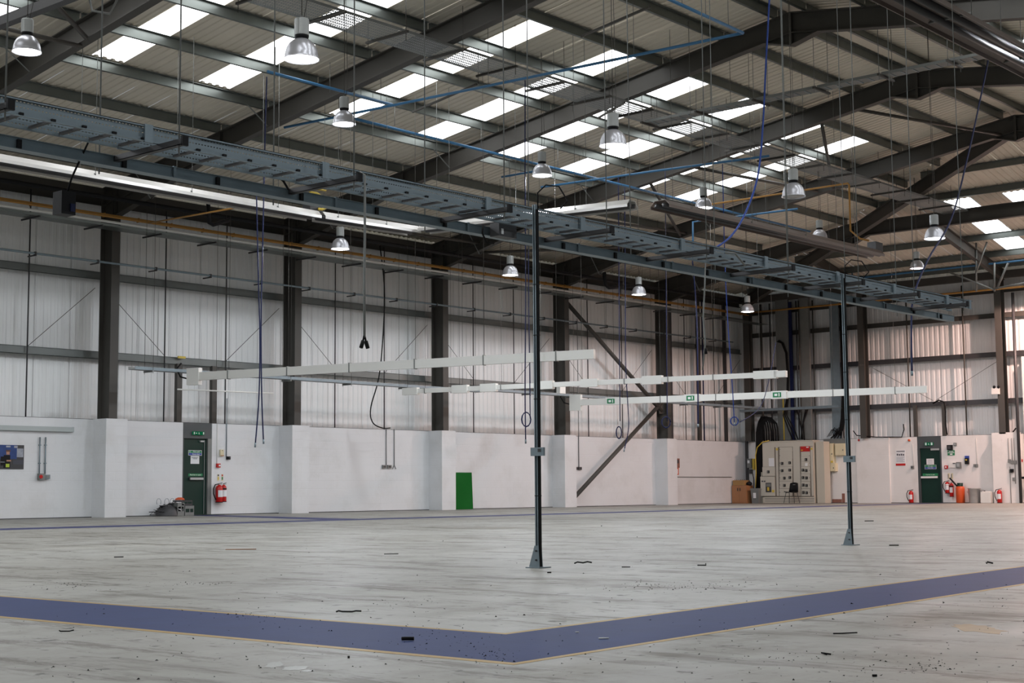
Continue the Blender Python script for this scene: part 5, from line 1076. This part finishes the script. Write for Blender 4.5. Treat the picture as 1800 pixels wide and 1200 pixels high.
t = thing('round_switch', 'small round grey switch beside the end wall exit door, left side', 'switch', EW(1604.5, 821)); ebox(1602, 818.5, 1607, 823.5, .06).build('box', M['galvdull'], t); ebox(1603.5, 820, 1605.5, 822, .02, gap=.06).build('knob', M['dark'], t); conduit_drop(1604.5, 780, 818, .008, '', 'white', 'e', t)
# right of door 2
def eitem(name, label, cat, p, m_, dep=.06, face=None, fm='ink', fn='face'):
    t = thing(name, label, cat, EW((p[0]+p[2])/2, p[3])); ebox(*p, dep).build('body', M[m_], t)
    if face: ebox(*face, .01, gap=dep).build(fn, M[fm], t)
    return t
t = eitem('first_aid_box', 'small dark box above the green first aid sign', 'box', (1666.5, 782, 1675, 790.5), 'black', .12, (1668, 783.5, 1673.5, 789), 'dark', 'door'); 
t = eitem('first_aid_sign', 'green first aid sign right of the end wall exit door', 'sign', (1665.5, 791, 1678.5, 800), 'signgreen', .01)
ebox(1668, 792.5, 1676, 793.5, .002, gap=.01).build('text_line', M['signwhite'], t); ebox(1670, 797, 1674.5, 799, .002, gap=.01).build('text_line', M['signwhite'], t); ebox(1666.5, 795, 1677.5, 795.8, .002, gap=.01).build('text_line', M['signwhite'], t)
eitem('junction_box', 'small grey junction box beside the dark box, end wall', 'junction box', (1677, 778, 1682, 783), 'galvdull', .06, (1678, 779, 1681, 782), 'alucan', 'cover')
eitem('control_panel', 'white alarm control unit above the hung extinguishers', 'panel', (1669, 812.5, 1681.5, 821.5), 'white', .06, (1676, 813.5, 1680.5, 815), 'ink', 'display')
eitem('metal_box', 'grey metal switch box right of the white control unit', 'switch', (1682, 812, 1690, 822.5), 'galvdull', .09, (1683.5, 814, 1688.5, 820), 'alucan', 'cover')
t = eitem('call_point', 'red fire alarm call point right beside the end wall exit door', 'alarm', (1661, 818, 1666.5, 823.5), 'red', .06, (1662.5, 819.5, 1665, 822), 'signwhite', 'glass')
for i, px in enumerate((1666, 1671.5)): t = eitem('extinguisher_sign', ['first', 'second'][i]+' cream extinguisher card above the extinguishers on the end wall, counted from the door', 'sign', (px, 831.5, px+4, 841.5), 'cream', .006, (px+.7, 833, px+1.8, 840), 'ink', 'text_block')
t = eitem('hand_dispenser', 'black and blue wall dispenser right of the control unit', 'dispenser', (1697.5, 805, 1704, 815.5), 'black', .1, (1699, 807, 1702, 809), 'yellow', 'label'); ebox(1696.5, 801, 1704, 807, .04).build('blue_card', M['signblue'], t)
t = thing('twin_socket', 'twin socket on a thin conduit above the metal tub', 'socket', EW(1715.5, 818)); ebox(1712, 815.5, 1715.5, 820.5, .05).build('socket', M['galvdull'], t); ebox(1716, 815.5, 1719.5, 820.5, .05).build('socket', M['galvdull'], t); conduit_drop(1715.8, 770, 815, .008, '', 'white', 'e', t)
M['chrome'] = M['galv']
def floor_at(px, py, x): return EW(px, py, x)
q = EW(1602, 884, LX-.25); extinguisher((LX-.25, q.y, .002), .50, .085, 'red extinguisher standing on the floor left of the end wall exit door', (-1, 0, 0))
q = EW(1757.5, 884, LX-.45); extinguisher((LX-.45, q.y, .002), .52, .085, 'red extinguisher standing on the floor by the white pilaster', (-1, 0, 0))
a = EW(1666, 867, LX-.13); b2 = EW(1666, 844, LX-.13); extinguisher((LX-.13, a.y, a.z), b2.z-a.z, .085, 'red extinguisher hung on the end wall, the upper of the pair', (-1, 0, 0), co2='signwhite')
a = EW(1673.2, 873, LX-.13); b2 = EW(1673.2, 846, LX-.13); t = extinguisher((LX-.13, a.y, a.z), b2.z-a.z, .075, 'red extinguisher with black horn, the lower of the hung pair', (-1, 0, 0), hose_=False, co2='black')
MB().tube([EW(1669.5, 840, LX-.18), EW(1674, 845, LX-.22), EW(1683, 855, LX-.24)], .03, 8).build('discharge_horn', M['black'], t)
XG = LX-.3; a = EW(1688.7, 884, XG); b2 = EW(1688.7, 854, XG); gc = thing('gas_bottle', 'orange gas bottle with dark green collar standing by the wall', 'gas bottle', (XG, a.y, 0)); hh = b2.z
MB().lathe((XG, a.y, .003), [(.0005, 0), (.13, 0), (.155, .03), (.16, hh*.85), (.145, hh*.95), (.07, hh), (.0005, hh)], 20).build('body', M['cylorange'], gc)
MB().lathe((XG, a.y, hh+.003-.02), [(.10, 0), (.105, .13), (.09, .13), (.085, 0)], 16).build('collar', M['green'], gc); MB().cyl((XG, a.y, hh), .025, .09, 8).build('valve', M['galv'], gc)
XG = LX-.32; a, b2 = EW(1702.5, 884, XG), EW(1723, 857.5, XG); ym_ = (a.y+b2.y)/2; rr_ = (a.y-b2.y)/2; tb = thing('metal_tub', 'galvanised metal tub between the gas bottle and the white drum', 'tub', (XG, ym_, 0)); hh = b2.z
M['zinc'] = mat('bright_zinc', lin(188, 190, 190), .3, .6, .15, 9)
MB().lathe((XG, ym_, .003), [(.0005, 0), (rr_*.78, 0), (rr_*.80, .02), (rr_*.95, hh-.03), (rr_*1.02, hh-.02), (rr_*1.0, hh), (rr_*.92, hh-.01), (rr_*.76, .02), (.0005, .02)], 26).build('shell', M['zinc'], tb); 
for s in (-1, 1): MB().tube([(XG, ym_+s*rr_*.98, hh-.10), (XG, ym_+s*(rr_+.05), hh-.13), (XG, ym_+s*rr_*.94, hh-.18)], .007, 6).build('handle', M['galv'], tb)
XG = LX-.3; a, b2 = EW(1727, 884, XG), EW(1744, 863, XG); ym_ = (a.y+b2.y)/2; rr_ = (a.y-b2.y)/2; dm = thing('white_drum', 'white plastic container against the wall right of the metal tub', 'container', (XG, ym_, 0)); hh = b2.z
b = MB(); b.box(XG-.15, XG+.15, ym_-rr_, ym_+rr_, .003, hh-.03); b.box(XG-.12, XG+.12, ym_-rr_+.04, ym_+rr_-.04, hh-.03, hh-.005); o = b.build('body', M['white'], dm); md = o.modifiers.new('bev', 'BEVEL'); md.width = .025; md.segments = 3
MB().cyl((XG, ym_+rr_*.5, hh-.006), .03, .03, 10).build('cap', M['dark'], dm)
# emergency twin spot light on the gable post
el = thing('emergency_light', 'white emergency light with two black spot heads on the gable post', 'light', EW(1751, 685, LX-.4)); ebox(1745, 682, 1758, 692.5, .12, LX-.32).build('battery_box', M['white'], el)
for px in (1748, 1755.5): q = EW(px, 680, LX-.42); MB().lathe((LX-.44, q.y, q.z), [(.0005, .07), (.03, .06), (.055, 0), (.05, -.01), (.0005, -.01)], 12, True, 'x').build('spot_head', M['black'], el)
# pipes and gadgets on the big pilaster and tall wall
dp = EW(1788, 700, LX-.35); tag(MB().tube([(LX-.38, dp.y, .0), (LX-.38, dp.y, 7.4)], .055, 10).build('dark_pipe', M['dark']), 'dark vertical pipe beside the tall white wall, end wall', 'pipe')
pw = thing('wall_wiring', 'thin wires and small grey sockets on the white pilaster by the dark pipe', 'wiring', EW(1776, 820, LX-.31))
for px, p0, p1 in ((1772, 770, 812), (1778, 770, 812), (1782, 770, 850), (1775, 820, 884)): a, b2 = EW(px, p0, LX-.32), EW(px, p1, LX-.32); MB().tube([a, (a.x, a.y, b2.z)], .009, 5).build('wire', M['galvdull'], pw)
for px, py in ((1775, 810), (1780, 812), (1777, 828), (1783, 842), (1785, 812)): a = EW(px, py, LX-.31); MB().box(LX-.36, LX-.31, a.y-.05, a.y+.05, a.z-.06, a.z+.06).build('socket', M['galvdull'], pw)
MB().box(LX-.40, LX-.31, EW(1782, 826, LX-.31).y, EW(1777, 826, LX-.31).y, EW(0+1780, 830, LX-.31).z, EW(1780, 824, LX-.31).z).build('black_plug', M['black'], pw)
t = eitem('red_sign', 'small red sign on the tall white wall at the right edge', 'sign', (1792, 807, 1798, 811.5), 'red', .01); t.location = t.location
a = EW(1789, 840, LX-.2); tag(MB().box(LX-.2, LX-.12, a.y-4, a.y, a.z-.03, a.z+.05).build('guard_rail', M['black']), 'black rail fixed level on the tall white wall at the right edge', 'rail')
a = EW(1790, 637, LX-.3); yp_ = EW(1470, 533, LX-.5)
gp2 = thing('gas_pipe', 'ochre gas pipe running level high along the end wall', 'pipe', (51.2, 27, 6.9)); qa, qb = EW(1318, 548, 51.2), EW(1800, 505, 51.2); MB().tube([(51.2, qa.y, (qa.z+qb.z)/2), (51.2, qb.y-4, (qa.z+qb.z)/2)], .035, 8).build('pipe', M['yellowpipe'], gp2)
# thin grey frame of struts under the hip, right edge
sf = thing('hanging_rack', 'light grey strut frame with diagonals hung near the end wall, right edge', 'frame', EW(1748, 520, 49.5))
for p, q in (((1716, 425), (1716, 512)), ((1748, 462), (1748, 512)), ((1749, 507), (1830, 492)), ((1668, 478), (1749, 510)), ((1716, 478), (1735, 425)), ((1752, 508), (1772, 462))): MB().tube([EW(*p, 49.5), EW(*q, 49.5)], .035, 6).build('strut', M['galvdull'], sf)
# cable from girt to top of block wall
tag(MB().tube([EW(1640, 709, LX-.05), EW(1650, 703, LX-.1), EW(1659, 706, LX-.05), EW(1662, 722, LX-.05), EW(1662, 745, LX-.05), EW(1665, 764, LX-.05)], .028, 6).build('black_cable', M['rubber']), 'black cable bent over the sheeting rail, right of the end wall exit door', 'cable')
tag(MB().tube([EW(1500, 757, LX-.05), EW(1506, 765, LX-.05), EW(1540, 768, LX-.08), EW(1585, 768, LX-.08), EW(1589, 755, LX-.05), EW(1588, 745, LX-.05)], .02, 6).build('black_cable', M['rubber']), 'black cable lying along the top of the end block wall', 'cable')
tag(MB().tube([EW(1767, 762, LX-.1), EW(1780, 760, LX-.1), EW(1786, 752, LX-.1)], .025, 6).build('black_cable', M['rubber']), 'short black cable on top of the white pilaster beside the dark pipe', 'cable')
# ================================================================== FLOOR DEBRIS
def debris(px, py, label, m_, pts_, r=.006):
    c = atz(px, py, 0); b = MB(); b.tube([(c.x+RT.x*u, c.y+RT.y*u+v, r+h) for u, v, h in pts_], r, 6); return tag(b.build('debris', M[m_]), label, 'debris', 'bits of debris on the floor')
debris(118, 1110, 'thin black bolt like piece lying on the pale floor, lower left', 'rubber', [(-.035, 0, .004), (-.03, 0, 0), (.01, 0, 0), (.035, .01, .004)], .0028)
c = atz(101, 1111, 0); 
debris(612, 1076, 'black jagged strip just beyond the blue walkway', 'rubber', [(-.06, 0, 0), (-.04, .01, .004), (-.03, 0, .001), (.02, 0, 0), (.045, .01, .003), (.065, 0, .002)], .004)
t = debris(716, 1126.5, 'black lump lying on the blue walkway', 'rubber', [(-.022, 0, .002), (0, .01, .002), (.026, 0, .002)], .008)
debris(1062, 1123, 'small white sliver lying on the blue walkway', 'white', [(-.022, 0, 0), (.022, .005, 0)], .0035)
debris(1015, 1112, 'tiny pale chip near the inner edge of the blue walkway', 'white', [(-.008, 0, 0), (.008, .003, 0)], .003)
debris(1025, 991, 'black scrap on the floor right of the nearer strut post', 'rubber', [(-.07, 0, 0), (-.03, .02, .01), (0, 0, .004), (.05, .02, .012), (.07, 0, .006)], .006)
debris(1101, 997, 'short dark stick on the floor, right of the black scrap', 'rubber', [(-.035, 0, 0), (.03, 0, 0)], .004)
debris(1235, 994, 'small bent dark piece on the floor between the two posts', 'rubber', [(-.04, 0, 0), (.01, -.02, 0), (.05, .03, .01)], .005)
debris(967, 1007, 'small dark crumb just right of the nearer post foot', 'rubber', [(-.02, 0, 0), (.015, .01, 0)], .005)
debris(1530, 916, 'flat black strip on the floor beyond the farther post', 'rubber', [(-.1, 0, 0), (.1, .05, 0)], .008)
debris(1573, 959, 'dark scrap on the floor right of the farther post', 'rubber', [(-.05, 0, 0), (-.02, .04, 0), (.04, 0, 0)], .006)
debris(1740, 991, 'dark lump on the floor above the right end of the blue walkway', 'rubber', [(-.025, 0, 0), (0, .02, .01), (.025, 0, 0)], .006)
debris(1486, 1114, 'thin dark twig like piece lower right of the walkway', 'rubber', [(-.05, 0, 0), (0, .01, 0), (.045, -.005, .003)], .0028)
debris(1455, 1151, 'small curled dark piece near the lower right', 'rubber', [(-.012, -.01, 0), (-.005, .02, .004), (.012, .0, .0)], .003)
debris(1538, 1189, 'black crumb near the bottom edge, right of the middle', 'rubber', [(-.008, 0, 0), (.008, .002, 0)], .004)
debris(613, 1158, 'black crumb below the blue walkway, left of the middle', 'rubber', [(-.004, 0, .002), (.005, .002, .002)], .005)
debris(208, 979.5, 'small dark scrap on the floor near the side wall, left', 'rubber', [(-.04, 0, 0), (.06, .02, 0)], .005)
debris(425, 966, 'orange brown sliver with a dark knot on the floor, left', 'wood', [(-.17, 0, 0), (.17, .03, 0)], .005)
debris(690, 974, 'thin dark stick on the middle floor near the side wall', 'rubber', [(-.08, 0, 0), (.09, .05, 0)], .004)
random.seed(3); b = MB()
def crumb(x, y, s):
    vs = [(x+random.uniform(-s, s), y+random.uniform(-s, s), .001+(random.uniform(0, s) if k == 3 else 0)) for k in range(4)]; b.add(vs, [(0, 1, 2), (0, 1, 3), (1, 2, 3), (2, 0, 3)])
for _ in range(480):
    px, py = random.uniform(-50, 1850), 900+300*random.random()**.6; q = atz(px, py, 0); crumb(q.x, q.y, .004+.0006*q.length*random.random())
for (px, py, sx, sy, n) in ((430, 1083, 70, 8, 45), (770, 1125, 90, 18, 70), (870, 1150, 40, 12, 50), (1180, 1030, 110, 8, 160), (1400, 1160, 160, 20, 70), (1630, 1170, 60, 10, 60), (330, 1026, 70, 3, 60), (120, 1030, 60, 5, 40), (720, 1060, 60, 10, 40), (1760, 1060, 60, 20, 30)):
    for _ in range(n): q = atz(random.gauss(px, sx*.6), random.gauss(py, sy*.6), 0); crumb(q.x, q.y, .003+.0005*q.length*random.random())
o = b.build('floor_grit', M['rubber'], None, 'stuff'); tag(o, 'dark grit and crumbs scattered over the hall floor', 'grit')
